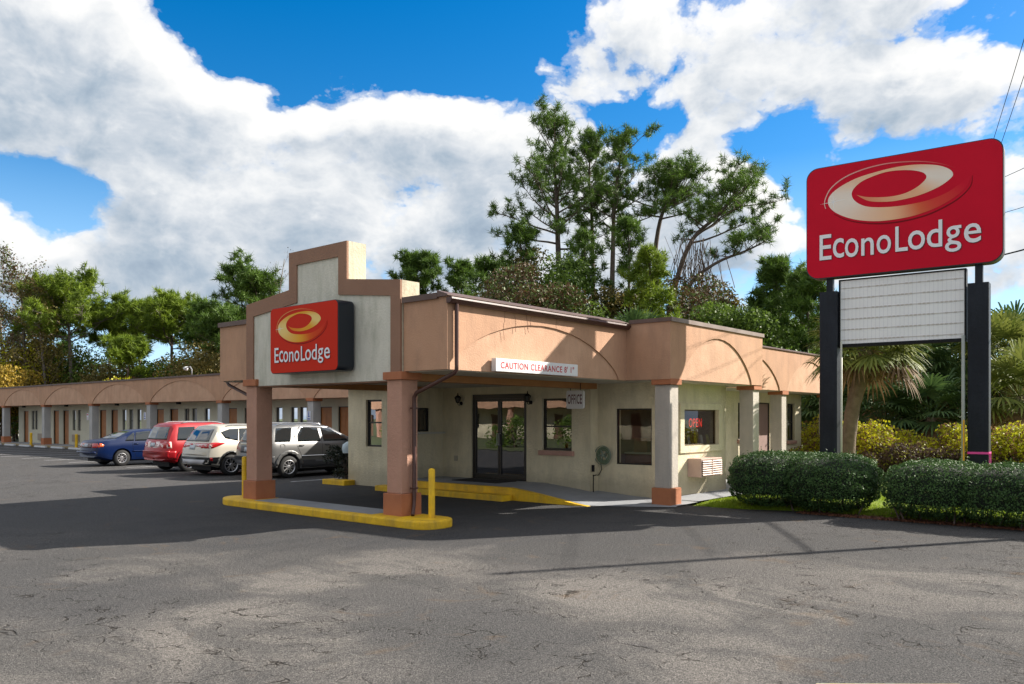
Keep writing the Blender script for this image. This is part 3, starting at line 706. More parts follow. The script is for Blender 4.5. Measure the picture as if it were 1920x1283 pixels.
os_ = empty('office_sign', (15.30, 10.82, 2.10), 0, 'small white hanging sign reading OFFICE by the small window', 'sign')
def rrect(w, h, r, n=6):
    p = []
    for cx, cy, a0 in ((w - r, h - r, 0), (r, h - r, 90), (r, r, 180), (w - r, r, 270)):
        for i in range(n + 1):
            a = R(a0 + 90 * i / n); p.append((cx + r * math.cos(a), cy + r * math.sin(a)))
    return p
# face looks towards -X ; u runs towards -Y
mb = MB(); mb.extr(rrect(.48, .42, .05), lambda u, v, w: (w, .48 - u, v), -.03, .03); mb.build('sign_panel', WHITE, os_)
mb = MB(); add_text(mb, 'OFFICE', .40, .22, lambda u, v, w: (-.0325, .44 - u, .11 + v), offset=.012); mb.build('lettering', mat('letter_maroon', (.10, .01, .02), .5), os_)
for yh in (.1, .38):
    mb = MB(); mb.tube([(0, yh, .42), (0, yh, .585)], .008, 6); mb.build('hanger', BLACK, os_)

ac = empty('air_conditioner', (18.17, 9.448, .48), 0, 'pink louvred wall air conditioner below the side window of the office', 'air conditioner')
mb = MB(); mb.box(-.54, .54, -.36, 0, 0, .44); mb.build('casing', ACM, ac, bevel=.01)
mb = MB(); mb.box(-.50, .50, -.368, -.361, .03, .41); mb.build('grille_back', mat('ac_shadow', (.16, .11, .095), .8), ac)
mb = MB()
for i in range(7):
    z = .045 + i * .053; mb.add([(-.50, -.395, z), (.50, -.395, z), (.50, -.37, z + .03), (-.50, -.37, z + .03), (-.50, -.389, z - .004), (.50, -.389, z - .004), (.50, -.369, z + .02), (-.50, -.369, z + .02)], [(0, 1, 2, 3), (4, 7, 6, 5), (0, 4, 5, 1), (3, 2, 6, 7)])
mb.box(-.02, .0, -.392, -.369, .03, .41); mb.build('grille', ACM, ac)

hr = empty('hose_reel', (16.328, 10.92, 1.0), 0, 'green garden hose coiled on a wall reel beside the large window', 'hose reel')
mb = MB()
for k in range(5):
    r_ = .12 + .02 * k
    mb.tube([(-.08 - .02 * (k % 2), r_ * math.cos(2 * math.pi * i / 28), r_ * math.sin(2 * math.pi * i / 28)) for i in range(29)], .013, 6)
o = mb.build('hose', mat('hose_green', (.16, .22, .14), .5), hr, True)
mb = MB(); mb.tube([(-.06, .10, -.17), (-.05, .08, -.34), (-.04, .16, -.47), (-.05, .25, -.50), (-.06, .32, -.44), (-.08, .33, -.40)], .012, 6); mb.build('hose_end', mat('hose_dark', (.03, .035, .03), .5), hr, True)
mb = MB()
for k in range(5):
    a = 2 * math.pi * k / 5; mb.tube([(-.12, .0, 0), (-.12, .13 * math.cos(a), .13 * math.sin(a))], .015, 5)
mb.lathe([(.0, -.14), (.035, -.14), (.035, 0), (0, 0)], 12, 'X'); mb.lathe([(.22, -.13), (.235, -.13), (.235, -.115), (.22, -.115)], 24, 'X'); mb.build('reel', mat('reel_grey_green', (.20, .25, .20), .5), hr)
wp = MB(); wp.tube([(15.96, 11.02, .14), (15.96, 11.02, .55)], .014, 6); wp.tube([(15.96, 11.02, .52), (15.96, 10.93, .55)], .012, 6); wp.box(15.93, 15.985, 11.0, 11.05, .62, .78)
tag(wp.build('water_tap', BLACK), 'thin black standpipe tap at the wall corner beside the hose reel', 'tap')
mb = MB(); mb.box(15.975, 15.998, 15.50, 15.62, .72, .86)
tag(mb.build('outlet_cover', mat('cover_beige', (.40, .36, .28), .6), bevel=.004), 'small beige outlet cover on the wall left of the glass doors', 'outlet')
mb = MB(); mb.box(28.0, 28.6, 10.97, 10.998, .55, .78)
for k in range(4): mb.box(28.03, 28.57, 10.95, 10.968, .58 + .05 * k, .60 + .05 * k)
tag(mb.build('wall_vent', mat('vent_green', (.22, .25, .18), .6)), 'small grey green wall vent low down near the far end of the office', 'vent')
mb = MB(); mb.box(15.05, 15.85, 13.3, 14.8, .283, .297); tag(mb.build('door_mat', mat('mat_black', (.015, .014, .014), .95, None, 3, .6, 90)), 'dark mat lying in front of the glass entrance doors', 'door mat')

# canopy island with bollards
isl = []
for i in range(13):
    a = R(180 + 180 * i / 12); ca, sa = math.cos(a), math.sin(a); isl.append((9.90 + .42 * math.copysign(abs(ca) ** .75, ca), 10.36 + .42 * math.copysign(abs(sa) ** .75, sa)))
for i in range(13):
    a = R(180 * i / 12); ca, sa = math.cos(a), math.sin(a); isl.append((9.90 + .42 * ca, 16.02 + .66 * sa))
mb = MB(); mb.prism(isl, -.02, .15)
I = tag(mb.build('canopy_island', YEL, bevel=.035), 'long yellow painted concrete island under the canopy columns', 'island')
mb = MB(); mb.box(9.64, 10.30, 11.5, 15.30, .10, .154); mb.build('concrete_top', CONC, I)
def bollard(x, y, label, h=.86, z=.15, grp='yellow bollards on the canopy island', r=.058):
    mb = MB(); mb.lathe([(0, 0), (r, 0), (r, h - .03), (r * .8, h - .008), (r * .4, h), (0, h + .002)], 18)
    o = mb.build('bollard', YEL); o.location = (x, y, z); smooth_angle(o, 30); return tag(o, label, 'bollard', grp)
bollard(9.99, 10.31, 'yellow bollard beside the nearer canopy column with the brown downspout')
bollard(10.07, 16.37, 'yellow bollard beside the farther canopy column near the parked cars', .88)

# ------------------------------------------------------------------ room wing
WG = empty('motel_wing', label='long low motel wing with tan arched fascia and orange brown doors', cat='building')
XW = 22.3
doors = [28.4, 29.75, 35.8, 37.4, 43.3, 44.9, 50.6, 52.2, 57.8, 59.4, 64.8]
wins = [22.5, 25.8, 31.4, 32.1, 33.3, 39.8, 41.1, 41.9, 47.4, 48.4, 49.3, 53.6, 55.7, 56.5, 60.8, 62.9, 63.5]
holes = [(d - .46, d + .46, .12, 2.38) for d in doors] + [(w - .26, w + .26, 1.05, 2.38) for w in wins]
mb = MB(); wall(mb, 'X', XW, .2, 20.2, 66.2, -.02, ZS, holes); mb.box(22.5, 30, 66.0, 66.2, -.02, ZS - .002); mb.box(22.5, 30, 20.2, 20.4, -.02, ZS - .002); mb.box(24.6, 24.7, 20.4, 66, -.02, ZS - .002); mb.build('wall', mat('stucco_wing', (.60, .57, .46), .9, (.52, .50, .39), 1.3, .5, 30), WG)
cols = [21.85 + 7.27 * k for k in range(8)]
ar = [((a + b) / 2, 3.32, 1.08) for a, b in zip(cols, cols[1:])]
mb = MB(); mb.box(21.03, 31, 20.0, 78, ZS, ZT); mb.build('fascia_core', TANIN, WG)
mb = MB(); mb.extr(arch_plate(20.0, 78, ZS, ZT, ar), lambda u, v, w: (21.0 + w, u, v), 0, .029); mb.build('fascia', TAN, WG)
mb = MB(); mb.box(20.95, 20.995, 19.97, 78, 3.95, 4.04); mb.box(21.0, 31, 19.97, 78, 3.97, 4.03); mb.build('roof_edge', TRIM, WG)
for y in cols: column(WG, 21.24, y, .2, .10, 2.735, COLW, bh=.45)
for y in doors:
    mb = MB(); mb.box(XW + .10, XW + .14, y - .42, y + .42, .13, 2.34)
    for zz, hh in ((.25, .75), (1.15, .95)):
        for s in (-1, 1): mb.box(XW + .092, XW + .10, y + s * .20 - .13, y + s * .20 + .13, zz, zz + hh)
    d = mb.build('door', DOORM, WG)
    mb = MB(); mb.box(XW + .05, XW + .15, y - .455, y - .42, .12, 2.375); mb.box(XW + .05, XW + .15, y + .42, y + .455, .12, 2.375); mb.box(XW + .05, XW + .15, y - .42, y + .42, 2.34, 2.375); mb.build('frame', DARK, d)
    mb = MB(); mb.lathe([(0, -.05), (.03, -.04), (.03, -.02), (.01, 0)], 10, 'X', (XW + .098, y - .34, 1.1)); mb.build('handle', mat('brass', (.5, .36, .12), .3, metal=1), d)
for y in wins:
    window(WG, 'X', XW, y - .26, y + .26, 1.05, 2.38, rails=[('h', 1.7)], fr=.035, curtain=(0.0, .45 if int(y * 7) % 2 else .9))
for y in (56.1, 48.85, 41.5, 61.9):
    mb = MB(); mb.box(XW - .10, XW - .002, y - .5, y + .5, .32, .78)
    for k in range(6): mb.box(XW - .112, XW - .10, y - .46, y + .46, .36 + .07 * k, .385 + .07 * k)
    mb.build('air_conditioner', mat('ac_beige', (.34, .28, .22), .7), WG)
for y in cols[1:]:
    mb = MB(); mb.box(21.6, 21.75, y - 2.2, y - 1.95, 2.60, 2.715); mb.build('porch_light', BLACK, WG)
mb = MB(); mb.box(20.75, 22.28, 20.0, 78, -.02, .12); mb.build('walkway_slab', CONC, WG)
mb = MB(); mb.box(20.58, 20.748, 20.0, 78, -.02, .125); mb.build('kerb', mat('kerb_dull_yellow', (.34, .24, .10), .8, (.25, .2, .13), 2), WG)
reroot(WG, (22.3, 43, 0))

mb = MB()
prof = [(-.075, 0), (.075, 0), (.055, .11), (-.055, .11)]
mb.extr(prof, lambda u, v, w: (u, w, v), -.9, .9); stop = mb.build('wheel_stop', mat('wheel_stop_white', (.58, .60, .62), .8, (.46, .47, .48), 4), bevel=.012)
ys = [51.1 + 2.65 * k for k in range(6)]
desc = ['nearest the blue sedan', 'second beyond the blue sedan', 'third beyond the blue sedan', 'fourth beyond the blue sedan', 'fifth beyond the blue sedan', 'farthest from the blue sedan']
for i, y in enumerate(ys):
    o = stop if i == 0 else stop.copy()
    if i: col.objects.link(o)
    o.location = (20.25, y, .002); tag(o, 'white concrete wheel stop before the wing, ' + desc[i], 'wheel stop', 'white wheel stops along the room wing')
bollard(20.5, 51.6, 'yellow bollard at the wing kerb, the one nearer the blue sedan', .9, 0, 'yellow bollards along the room wing', .08)
bollard(20.5, 58.7, 'yellow bollard at the wing kerb, farther left past the columns', .9, 0, 'yellow bollards along the room wing', .08)
for y, zc, m_, lab in ((44.02, 1.98, SIGNBLUE, 'small blue and white parking notice on a column behind the red car'), (29.2, 1.98, SIGNBLUE, 'small blue and white parking notice on the column behind the grey car'), (51.3, 1.95, REDTXT, 'small red and white notice on the column left of the blue sedan')):
    s = empty('parking_sign', (21.035, y, zc - .2), 0, lab, 'sign')
    mb = MB(); mb.box(-.015, 0, -.13, .13, 0, .40); mb.build('sign_panel', mat('sign_white_small', (.6, .62, .68), .5), s)
    if m_ is SIGNBLUE:
        mb = MB(); ff = lambda u, v, w: (-.0165 + w, u, v)
        mb.lathe([(0, -.017), (.028, -.017), (.028, -.016)], 12, 'X', (0, 0, .35)); mb.extr([(-.02, .2), (.03, .2), (.03, .31), (-.02, .31)], ff, -.001, 0); mb.extr([(-.07, .15), (.06, .15), (.06, .19), (-.07, .19)], ff, -.001, 0)
        mb.box(-.0175, -.0155, -.09, .09, .04, .08)
    else:
        mb = MB(); mb.box(-.0175, -.0155, -.10, .10, .28, .35); mb.box(-.0175, -.0155, -.10, .10, .05, .07); mb.box(-.0175, -.0155, -.10, .10, .12, .14)
    mb.build('symbol', m_, s)
fl = empty('flood_light', (21.1, 39.5, 4.05), 0, 'small white floodlight on a bent arm on the wing roof edge', 'lamp')
mb = MB(); mb.tube([(0, -.35, 0), (0, -.35, .28), (0, -.2, .42), (0, .1, .40), (0, .25, .36)], .03, 8); mb.build('arm', GREYM, fl, True)
mb = MB(); mb.lathe([(0, 0), (.04, .0), (.10, .10), (.11, .2), (0, .2)], 14, 'X', (-.08, .34, .36)); mb.build('lamp_head', mat('lamp_white', (.6, .6, .6), .5), fl, True)
# ------------------------------------------------------------------ signs with the swoosh
Z7 = [((700, 568), (700, 568), .15), ((800, 615), (790, 585), .2), ((950, 620), (940, 584), .35), ((1080, 600), (1060, 562), .45), ((1200, 566), (1150, 520), .45), ((1320, 512), (1212, 470), .75),
      ((1398, 455), (1232, 437), 1), ((1422, 415), (1222, 412), 1), ((1390, 375), (1190, 395), .95), ((1300, 346), (1120, 383), .75), ((1150, 341), (1030, 383), .55), ((1000, 360), (930, 396), .5),
      ((850, 396), (830, 428), .55), ((700, 443), (745, 466), .6), ((570, 508), (690, 510), .75), ((492, 570), (665, 550), .95), ((470, 625), (668, 585), 1.0), ((500, 680), (690, 615), 1.0),
      ((580, 725), (730, 640), .9), ((700, 757), (790, 658), .75), ((850, 768), (880, 663), .6), ((1000, 755), (1000, 657), .45), ((1150, 725), (1120, 640), .10), ((1300, 670), (1250, 610), -.25),
      ((1420, 600), (1380, 555), -.35), ((1510, 520), (1470, 490), -.45), ((1548, 440), (1535, 432), -.5)]
HI = [(452, 675), (442, 640), (455, 585), (500, 515), (600, 440), (740, 380), (900, 338), (1050, 320), (1200, 318), (1330, 335), (1440, 370)]
SH = [(520, 715), (620, 758), (760, 782), (920, 785), (1080, 765), (1240, 722), (1380, 655), (1480, 585), (1545, 505), (1556, 430)]
def st(p):
    s = (p[0] - 288) / 1477; top = 383 - 248 * s; bot = 1218 - 138 * s
    return s, 1 - (p[1] - top) / (bot - top)
def vcol_mat(name):
    m = bpy.data.materials.new(name); t = nt(m); a = t.nodes.new('ShaderNodeVertexColor'); a.layer_name = 'Col'
    b = node(t, 'ShaderNodeBsdfPrincipled', {'Base Color': a.outputs[0], 'Roughness': .6, 'Specular IOR Level': .15}); out(t, b.outputs[0]); return m
def smoothline(pts, n=5):
    P = [Vector(p) for p in pts]; o = []
    for i in range(len(P) - 1):
        a, b, c, d = P[max(i - 1, 0)], P[i], P[i + 1], P[min(i + 2, len(P) - 1)]
        for k in range(n):
            u = k / n; o.append(.5 * ((2 * b) + (-a + c) * u + (2 * a - 5 * b + 4 * c - d) * u * u + (-a + 3 * b - 3 * c + d) * u ** 3))
    o.append(P[-1]); return o
def logo(par, w, h, place, red, cols3, mname):
    """swoosh + lettering on a w x h face; place(u,v,lift)"""
    lo, mid, hi, dk = cols3
    S = smoothline([st(a) + st(b) + (c,) for a, b, c in Z7], 6)
    mb = MB(); V = []; C = []
    for q in S:
        V += [place(q[0] * w, q[1] * h, .004), place(q[2] * w, q[3] * h, .004)]
        k = q[4]
        if k >= .5: f = (k - .5) * 2; cc = [mid[i] * (1 - f) + hi[i] * f for i in range(3)]
        elif k >= 0: f = k * 2; cc = [lo[i] * (1 - f) + mid[i] * f for i in range(3)]
        else: f = min(1, -k * 2.2); cc = [lo[i] * (1 - f) + red[i] * f for i in range(3)]
        C += [cc, cc]
    mb.add(V, [(2 * i, 2 * i + 2, 2 * i + 3, 2 * i + 1) for i in range(len(S) - 1)])
    def ribbon(pts, wd, cf, lift):
        L = smoothline([st(p) for p in pts], 5); n = len(L); vs = []
        for i, p in enumerate(L):
            d = (L[min(i + 1, n - 1)] - L[max(i - 1, 0)]); d = Vector((d.x * w, d.y * h)).normalized(); nn_ = Vector((-d.y, d.x))
            ww = wd * math.sin(math.pi * min(.97, max(.06, i / (n - 1)))) ** .5
            for s in (-1, 1): vs.append(place(p.x * w + nn_.x * ww * s, p.y * h + nn_.y * ww * s, lift)); C.append(cf(i / (n - 1)))
        mb.add(vs, [(2 * i, 2 * i + 2, 2 * i + 3, 2 * i + 1) for i in range(n - 1)])
    ribbon(HI, .0035 * w, lambda u: [hi[i] * (1 - u) * .85 + red[i] * (.15 + .85 * u) for i in range(3)], .005)
    ribbon(SH, .0042 * w, lambda u: dk, .003)
    # star glint
    cx, cy = st((515, 622)); cx *= w; cy *= h
    for a, L in ((0, .075), (90, .06), (45, .03), (135, .03)):
        dx, dy = math.cos(R(a + 4)), math.sin(R(a + 4)); px_, py_ = -dy, dx; k = .0022 * w
        mb.add([place(cx + dx * L * w, cy + dy * L * w, .006), place(cx + px_ * k, cy + py_ * k, .006), place(cx - dx * L * w, cy - dy * L * w, .006), place(cx - px_ * k, cy - py_ * k, .006)], [(0, 1, 2, 3)])
        C += [(.9, .9, .9)] * 4
    o = mb.build('emblem', vcol_mat(mname), par)
    ca = o.data.color_attributes.new('Col', 'FLOAT_COLOR', 'POINT')
    for i, c in enumerate(C): ca.data[i].color = (c[0], c[1], c[2], 1)
    # lettering: letters fitted between measured edges (x0, x1, baseline/tops per letter in sheet units)
    letters = [('E', 402, 500, 1066, 878), ('c', 512, 602, 1050, 905), ('o', 610, 718, 1045, 905), ('n', 740, 838, 1030, 900), ('o', 860, 970, 1018, 880), ('L', 1003, 1096, 1000, 812), ('o', 1098, 1222, 990, 848),
               ('d', 1236, 1346, 972, 772), ('g', 1366, 1480, 1008, 815), ('e', 1498, 1616, 942, 798)]
    lm = MB(); sh = MB()
    for ch, xa, xb, yb, yt in letters:
        u0, v0 = st((xa, yb + 2)); u1, _ = st((xb, yb)); _, v1 = st(((xa), yt))
        V2, polys = text_mesh(ch, (u1 - u0) * w, (v1 - v0) * h, .006)
        lm.add([place(u0 * w + x, v0 * h + y, .012) for x, y in V2], polys)
        sh.add([place(u0 * w + x + .004 * w, v0 * h + y - .004 * w, .008) for x, y in V2], polys)
    l = lm.build('lettering', LETW, par); sh.build('lettering_shadow', mat('letter_shadow_red', (.12, .005, .01), .5), l)

# pole sign: frame coordinates: u along the face (left edge to right edge), thickness behind
PS = empty('pole_sign', label='tall red motel sign on two black posts with a blank white message board', cat='sign')
ax, ay = at(1512, 16.5 * 1.139); bx2, by2 = at(1882, 16.5)
A = Vector((ax, ay, 0)); B = Vector((bx2, by2, 0)); U = (B - A).normalized(); WD = (B - A).length; N = Vector((U.y, -U.x, 0))
if N.dot(-A) < 0: N = -N       # towards the viewer side
Zb, Zt = CAMH + 293 * 16.5 / F, CAMH + 528 * 16.5 / F
def pl(u, v, w): return tuple(A + U * u + N * w + Vector((0, 0, Zb + v)))
RED = (.62, .007, .030)
red_m = mat('sign_red', RED, .6, (.55, .006, .026), .8, spec=.12)
mb = MB(); rr = rrect(WD, Zt - Zb, .26, 8)
mb.extr(rr, lambda u, v, w: pl(u, v, w), -.30, 0); cab = mb.build('sign_cabinet', mat('cabinet_dark', (.03, .03, .035), .5), PS)
mb = MB(); rr2 = [(.02 + p[0] * (WD - .04) / WD, .02 + p[1] * (Zt - Zb - .04) / (Zt - Zb)) for p in rr]
mb.extr(rr2, pl, .001, .012); fc = mb.build('face', red_m, cab)
logo(cab, WD, Zt - Zb, lambda u, v, l: pl(u, v, .012 + l), RED, ((.70, .14, .06), (.85, .50, .30), (.85, .75, .66), (.20, .004, .01)), 'emblem_print_pale')
def base_pt(px, back=.15):
    # where the bearing of px meets the sign plane
    k = (px - 960) / F; d = Vector((CP + SP * k, SP - CP * k, 0))
    s = (A - N * back).dot(N) / d.dot(N); return d * s
for (px, zt, zc) in ((1557, 4.74, 5.0), (1836, 4.66, 5.0)):
    p = base_pt(px); h = .192; mb = MB(); ang = math.atan2(U.y, U.x)
    M = Matrix.Translation(p) @ Matrix.Rotation(ang, 4, 'Z')
    pts = rrect(2 * h, 2 * h, .03, 3)
    mb.extr([(a - h, b - h) for a, b in pts], lambda u, v, w: tuple(M @ Vector((u, v, w))), -.05, zt)
    mb.build('post', POST, PS)
    mb = MB(); mb.extr([(-.07, -.07), (.07, -.07), (.07, .07), (-.07, .07)], lambda u, v, w: tuple(M @ Vector((u, v, w))), zt, zc + .2); mb.build('post_extension', POST, PS)
    if px > 1700: PB = p.copy(); MB2 = M.copy()
# message board between the posts
p0 = base_pt(1573, .10); p1 = base_pt(1812, .10); zbm, ztm = 3.48, 5.0
L = (p1 - p0).length
def pb(u, v, w): return tuple(p0 + U * u + N * w + Vector((0, 0, zbm + v)))
mb = MB(); H = ztm - zbm
mb.extr([(0, 0), (L, 0), (L, .07), (0, .07)], pb, -.2, .02); mb.extr([(0, H - .03), (L, H - .03), (L, H), (0, H)], pb, -.2, .02)
mb.extr([(0, .07), (.035, .07), (.035, H - .03), (0, H - .03)], pb, -.2, .02); mb.extr([(L - .035, .07), (L, .07), (L, H - .03), (L - .035, H - .03)], pb, -.2, .02)
brd = mb.build('message_board', BLACK, PS)
mb = MB(); mb.extr([(.035, .07), (L - .035, .07), (L - .035, H - .03), (.035, H - .03)], pb, -.15, .0); mb.build('panel', mat('board_face', (.86, .86, .86), .45, (.80, .80, .80), 1.5), brd)
mb = MB()
for k in range(1, 30): u = .035 + (L - .07) * k / 30; mb.extr([(u - .003, .08), (u + .003, .08), (u + .003, H - .04), (u - .003, H - .04)], pb, .001, .003)
mb.build('panel_joints', mat('joint_grey', (.66, .66, .69), .5), brd)
rnd = random.Random(4); mb = MB()
for k in range(6):
    v = .16 + k * (H - .22) / 5.6
    mb.extr([(.05, v - .006), (L - .05, v - .006), (L - .05, v + .006), (.05, v + .006)], pb, .004, .010)
    u = .1
    while u < L - .15:
        if rnd.random() < .75: mb.extr([(u, v - .014), (u + .05, v - .014), (u + .05, v + .012), (u, v + .012)], pb, .004, .013)
        u += .085
mb.build('letter_rail', mat('rail_grey', (.55, .51, .48), .6), brd)
reroot(PS, tuple(base_pt(1700)))
# pink tape, yellow stake and pale conduit at the right post
mb = MB(); h = .200; z = 1.15
pts = [(a - h, b - h) for a, b in rrect(2 * h, 2 * h, .03, 3)]
mb.extr(pts, lambda u, v, w: tuple(MB2 @ Vector((u, v, w))), z, z + .045)
mb.extr([(h - .005, -h), (h + .01, -h), (h + .04, -h - .01), (h + .02, -h - .01)], lambda u, v, w: tuple(MB2 @ Vector((u, v, w))), .7, z + .02)
tag(mb.build('marking_tape', mat('tape_pink', (.75, .06, .32), .5)), 'bright pink tape tied round the right black sign post', 'tape')
q = base_pt(1806, .0)
mb = MB(); mb.tube([(q.x, q.y, 0), (q.x, q.y, 3.6)], .035, 8); tag(mb.build('conduit', mat('conduit_grey', (.34, .36, .33), .6), smooth=True), 'thin grey upright conduit just left of the right sign post', 'pipe')
q = base_pt(1808.5, -.15) ; q = base_pt(1807, -.2)
mb = MB(); mb.box(-.02, .02, -.012, .012, 0, 1.85); o = mb.build('marker_stake', mat('stake_yellow', (.75, .38, .01), .5)); o.location = q; tag(o, 'slim orange yellow marker stake beside the right sign post', 'stake')
q = base_pt(1577.5, 0)
mb = MB(); mb.tube([(q.x, q.y, 0), (q.x, q.y, 3.6)], .022, 8); tag(mb.build('conduit', mat('conduit_pale', (.50, .50, .42), .5), smooth=True), 'thin pale upright conduit against the left black sign post', 'pipe')

# sign box on the gable
WS = empty('gable_sign', (9.40, 14.33, 2.77), 0, 'red square cornered motel sign box with dark sides on the stepped gable', 'sign')
w_, h_ = 2.17, 1.31
def pw(u, v, w): return (-w, -u, v)
mb = MB(); mb.extr(rrect(w_, h_, .10, 6), pw, -.37, 0); cb = mb.build('sign_box', mat('box_side', (.008, .013, .022), .3), WS, bevel=.008)
mb = MB(); mb.extr([(.012 + p[0] * (w_ - .024) / w_, .012 + p[1] * (h_ - .024) / h_) for p in rrect(w_, h_, .10, 6)], pw, .001, .01); mb.build('face', mat('sign_red_orange', (.60, .028, .010), .6, spec=.12), cb)
logo(cb, w_, h_, lambda u, v, l: pw(u, v, .010 + l), (.60, .028, .010), ((.70, .12, .01), (.80, .38, .03), (.85, .62, .22), (.25, .01, .005)), 'emblem_print_gold')
# ------------------------------------------------------------------ cars
def interp(T, x):
    for (a, b), (c, d) in zip(T, T[1:]):
        if x <= c: return b + (d - b) * max(0, (x - a) / (c - a))
    return T[-1][1]
def grid_patch(poly, step=.07):
    bm = bmesh.new(); vs = [bm.verts.new((u, v, 0)) for u, v in poly]; bm.faces.new(vs)
    us = [p[0] for p in poly]; vv = [p[1] for p in poly]
    for ax_, lo, hi in ((0, min(us), max(us)), (1, min(vv), max(vv))):
        x = lo + step
        while x < hi - 1e-3:
            n_ = (1, 0, 0) if ax_ == 0 else (0, 1, 0); c_ = (x, 0, 0) if ax_ == 0 else (0, x, 0)
            bmesh.ops.bisect_plane(bm, geom=bm.verts[:] + bm.edges[:] + bm.faces[:], plane_co=c_, plane_no=n_); x += step
    bm.verts.index_update(); V = [(v.co.x, v.co.y) for v in bm.verts]; Fs = [tuple(v.index for v in f.verts) for f in bm.faces]
    bm.free(); return V, Fs
class Car:
    def __init__(s, name, label, cat, L, Wd, top, belt, bot, paint, wheels, wr, arch_extra=.06, tumble=.20, front_taper=.16, rear_taper=.08):
        s.root = empty(name, label=label, cat=cat); s.L, s.W = L, Wd
        s.wheels = wheels; s.wr = wr; s.paint = paint
        xs = sorted(set([0, .02, .05, .09, .14, .2, .28, .36, .45, .55] + [p[0] for p in top] + [L * i / 34 for i in range(35)] + [L - .02, L - .06, L - .12, L - .2]))
        rows = []
        for x in xs:
            zt, zb, zl = interp(top, x), interp(bot, x), interp(belt, x); zl = min(zl, zt - .03)
            e = max(0, 1 - x / .45) ** 2 * rear_taper + max(0, 1 - (L - x) / .75) ** 2 * front_taper
            w = Wd / 2 * (1 - e); hh = zt - zl
            def gw(z): return w * (.955 - tumble * max(0, (z - zl)) / .58)
            zm = zb + (zl - zb) * .45
            rows.append([(0, zb), (.75 * w, zb), (.95 * w, zb + .05), (.985 * w, zb + .16 * (zl - zb) + .04), (w, zm), (.995 * w, zb + .75 * (zl - zb)), (.975 * w, zl - .02), (gw(zl), zl + .01 * (hh > .2)),
                         (gw(zl + .35 * hh), zl + .35 * hh), (gw(zl + .80 * hh), zl + .80 * hh), (gw(zt) * .93, zl + .955 * hh), (gw(zt) * .70, zt + .0), (0, zt + .015)])
        n = len(rows[0]); V = []; Fc = []
        for x, r_ in zip(xs, rows):
            V += [(x, -y, z) for y, z in r_] + [(x, y, z) for y, z in r_[-2:0:-1]]
        m = 2 * n - 2
        for i in range(len(xs) - 1):
            for j in range(m): Fc.append((i * m + j, i * m + (j + 1) % m, (i + 1) * m + (j + 1) % m, (i + 1) * m + j))
        Fc += [tuple(range(m)), tuple(reversed(range((len(xs) - 1) * m, len(xs) * m)))]
        bow = .17
        V = [(x + bow * (abs(y) / (Wd / 2)) ** 2.6 * max(0, 1 - x / .9) ** 1.2 - bow * 1.3 * (abs(y) / (Wd / 2)) ** 2.6 * max(0, 1 - (L - x) / .9) ** 1.2, y, z) for x, y, z in V]
        me = bpy.data.meshes.new('body'); me.from_pydata(V, [], Fc); me.update()
        bm = bmesh.new(); bm.from_mesh(me); bmesh.ops.recalc_face_normals(bm, faces=bm.faces)
        s.bvh = BVHTree.FromBMesh(bm); bm.to_mesh(me); bm.free()
        o = bpy.data.objects.new('body', me); col.objects.link(o); me.materials.append(paint)
        cb = MB()
        for x in wheels:
            for sy in (-1, 1): cb.lathe([(0, sy * (Wd / 2 - .30)), (wr + arch_extra, sy * (Wd / 2 - .30)), (wr + arch_extra, sy * (Wd / 2 + .3)), (0, sy * (Wd / 2 + .3))], 32, 'Y', (x, 0, wr + .01))
        cu = cb.build('cut', paint)
        bmd = o.modifiers.new('b', 'BOOLEAN'); bmd.operation = 'DIFFERENCE'; bmd.object = cu; bmd.solver = 'EXACT'
        dg = bpy.context.evaluated_depsgraph_get(); me2 = bpy.data.meshes.new_from_object(o.evaluated_get(dg))
        o.modifiers.clear(); o.data = me2; me2.name = 'body'; bpy.data.objects.remove(cu)
        o.parent = s.root; smooth_angle(o, 38); s.body = o
        mb = MB(); mb.box(.35, L - .4, -Wd / 2 + .31, Wd / 2 - .31, .18, .5); mb.build('underbody', BLACK, s.root)
    def proj(s, mode, u, v, off):
        if mode == 'R': o_, d = Vector((-2, u, v)), Vector((1, 0, 0))
        elif mode == 'F': o_, d = Vector((s.L + 2, u, v)), Vector((-1, 0, 0))
        elif mode == '-': o_, d = Vector((u, -3, v)), Vector((0, 1, 0))
        elif mode == '+': o_, d = Vector((u, 3, v)), Vector((0, -1, 0))
        else: o_, d = Vector((u, v, 4)), Vector((0, 0, -1))
        h = s.bvh.ray_cast(o_, d)
        if h[0] is None:
            h = s.bvh.find_nearest(o_ + d * (3 if mode in '-+' else 2)); 
        return h[0] - d * off if h[1] is None else h[0] + (h[1] if h[1].dot(d) < 0 else -h[1]) * off
    def patch(s, name, mode, poly, m, off=.006, parent=None):
        V, Fs = grid_patch(poly)
        me = bpy.data.meshes.new(name); me.from_pydata([s.proj(mode, u, v, off) for u, v in V], [], Fs); me.update()
        o = link(name, me, m, parent or s.root, True)
        sd = o.modifiers.new('s', 'SOLIDIFY'); sd.thickness = .004; sd.offset = 0
        return o
    def side(s, name, poly, m, off=.006, parent=None, both=True):
        o = s.patch(name, '-', poly, m, off, parent)
        if both: s.patch(name, '+', poly, m, off, parent)
        return o
    def seam(s, pts, mode='-', w=.010, m=None):
        """dark door gap lines"""
        mb = MB(); P = []
        for (a, b), (c, d) in zip(pts, pts[1:]):
            n = max(2, int(math.hypot(c - a, d - b) / .08))
            P += [(a + (c - a) * i / n, b + (d - b) * i / n) for i in range(n)]
        P.append(pts[-1])
        mb.tube([s.proj(mode, u, v, -.003) for u, v in P], w * .7, 5)
        return mb
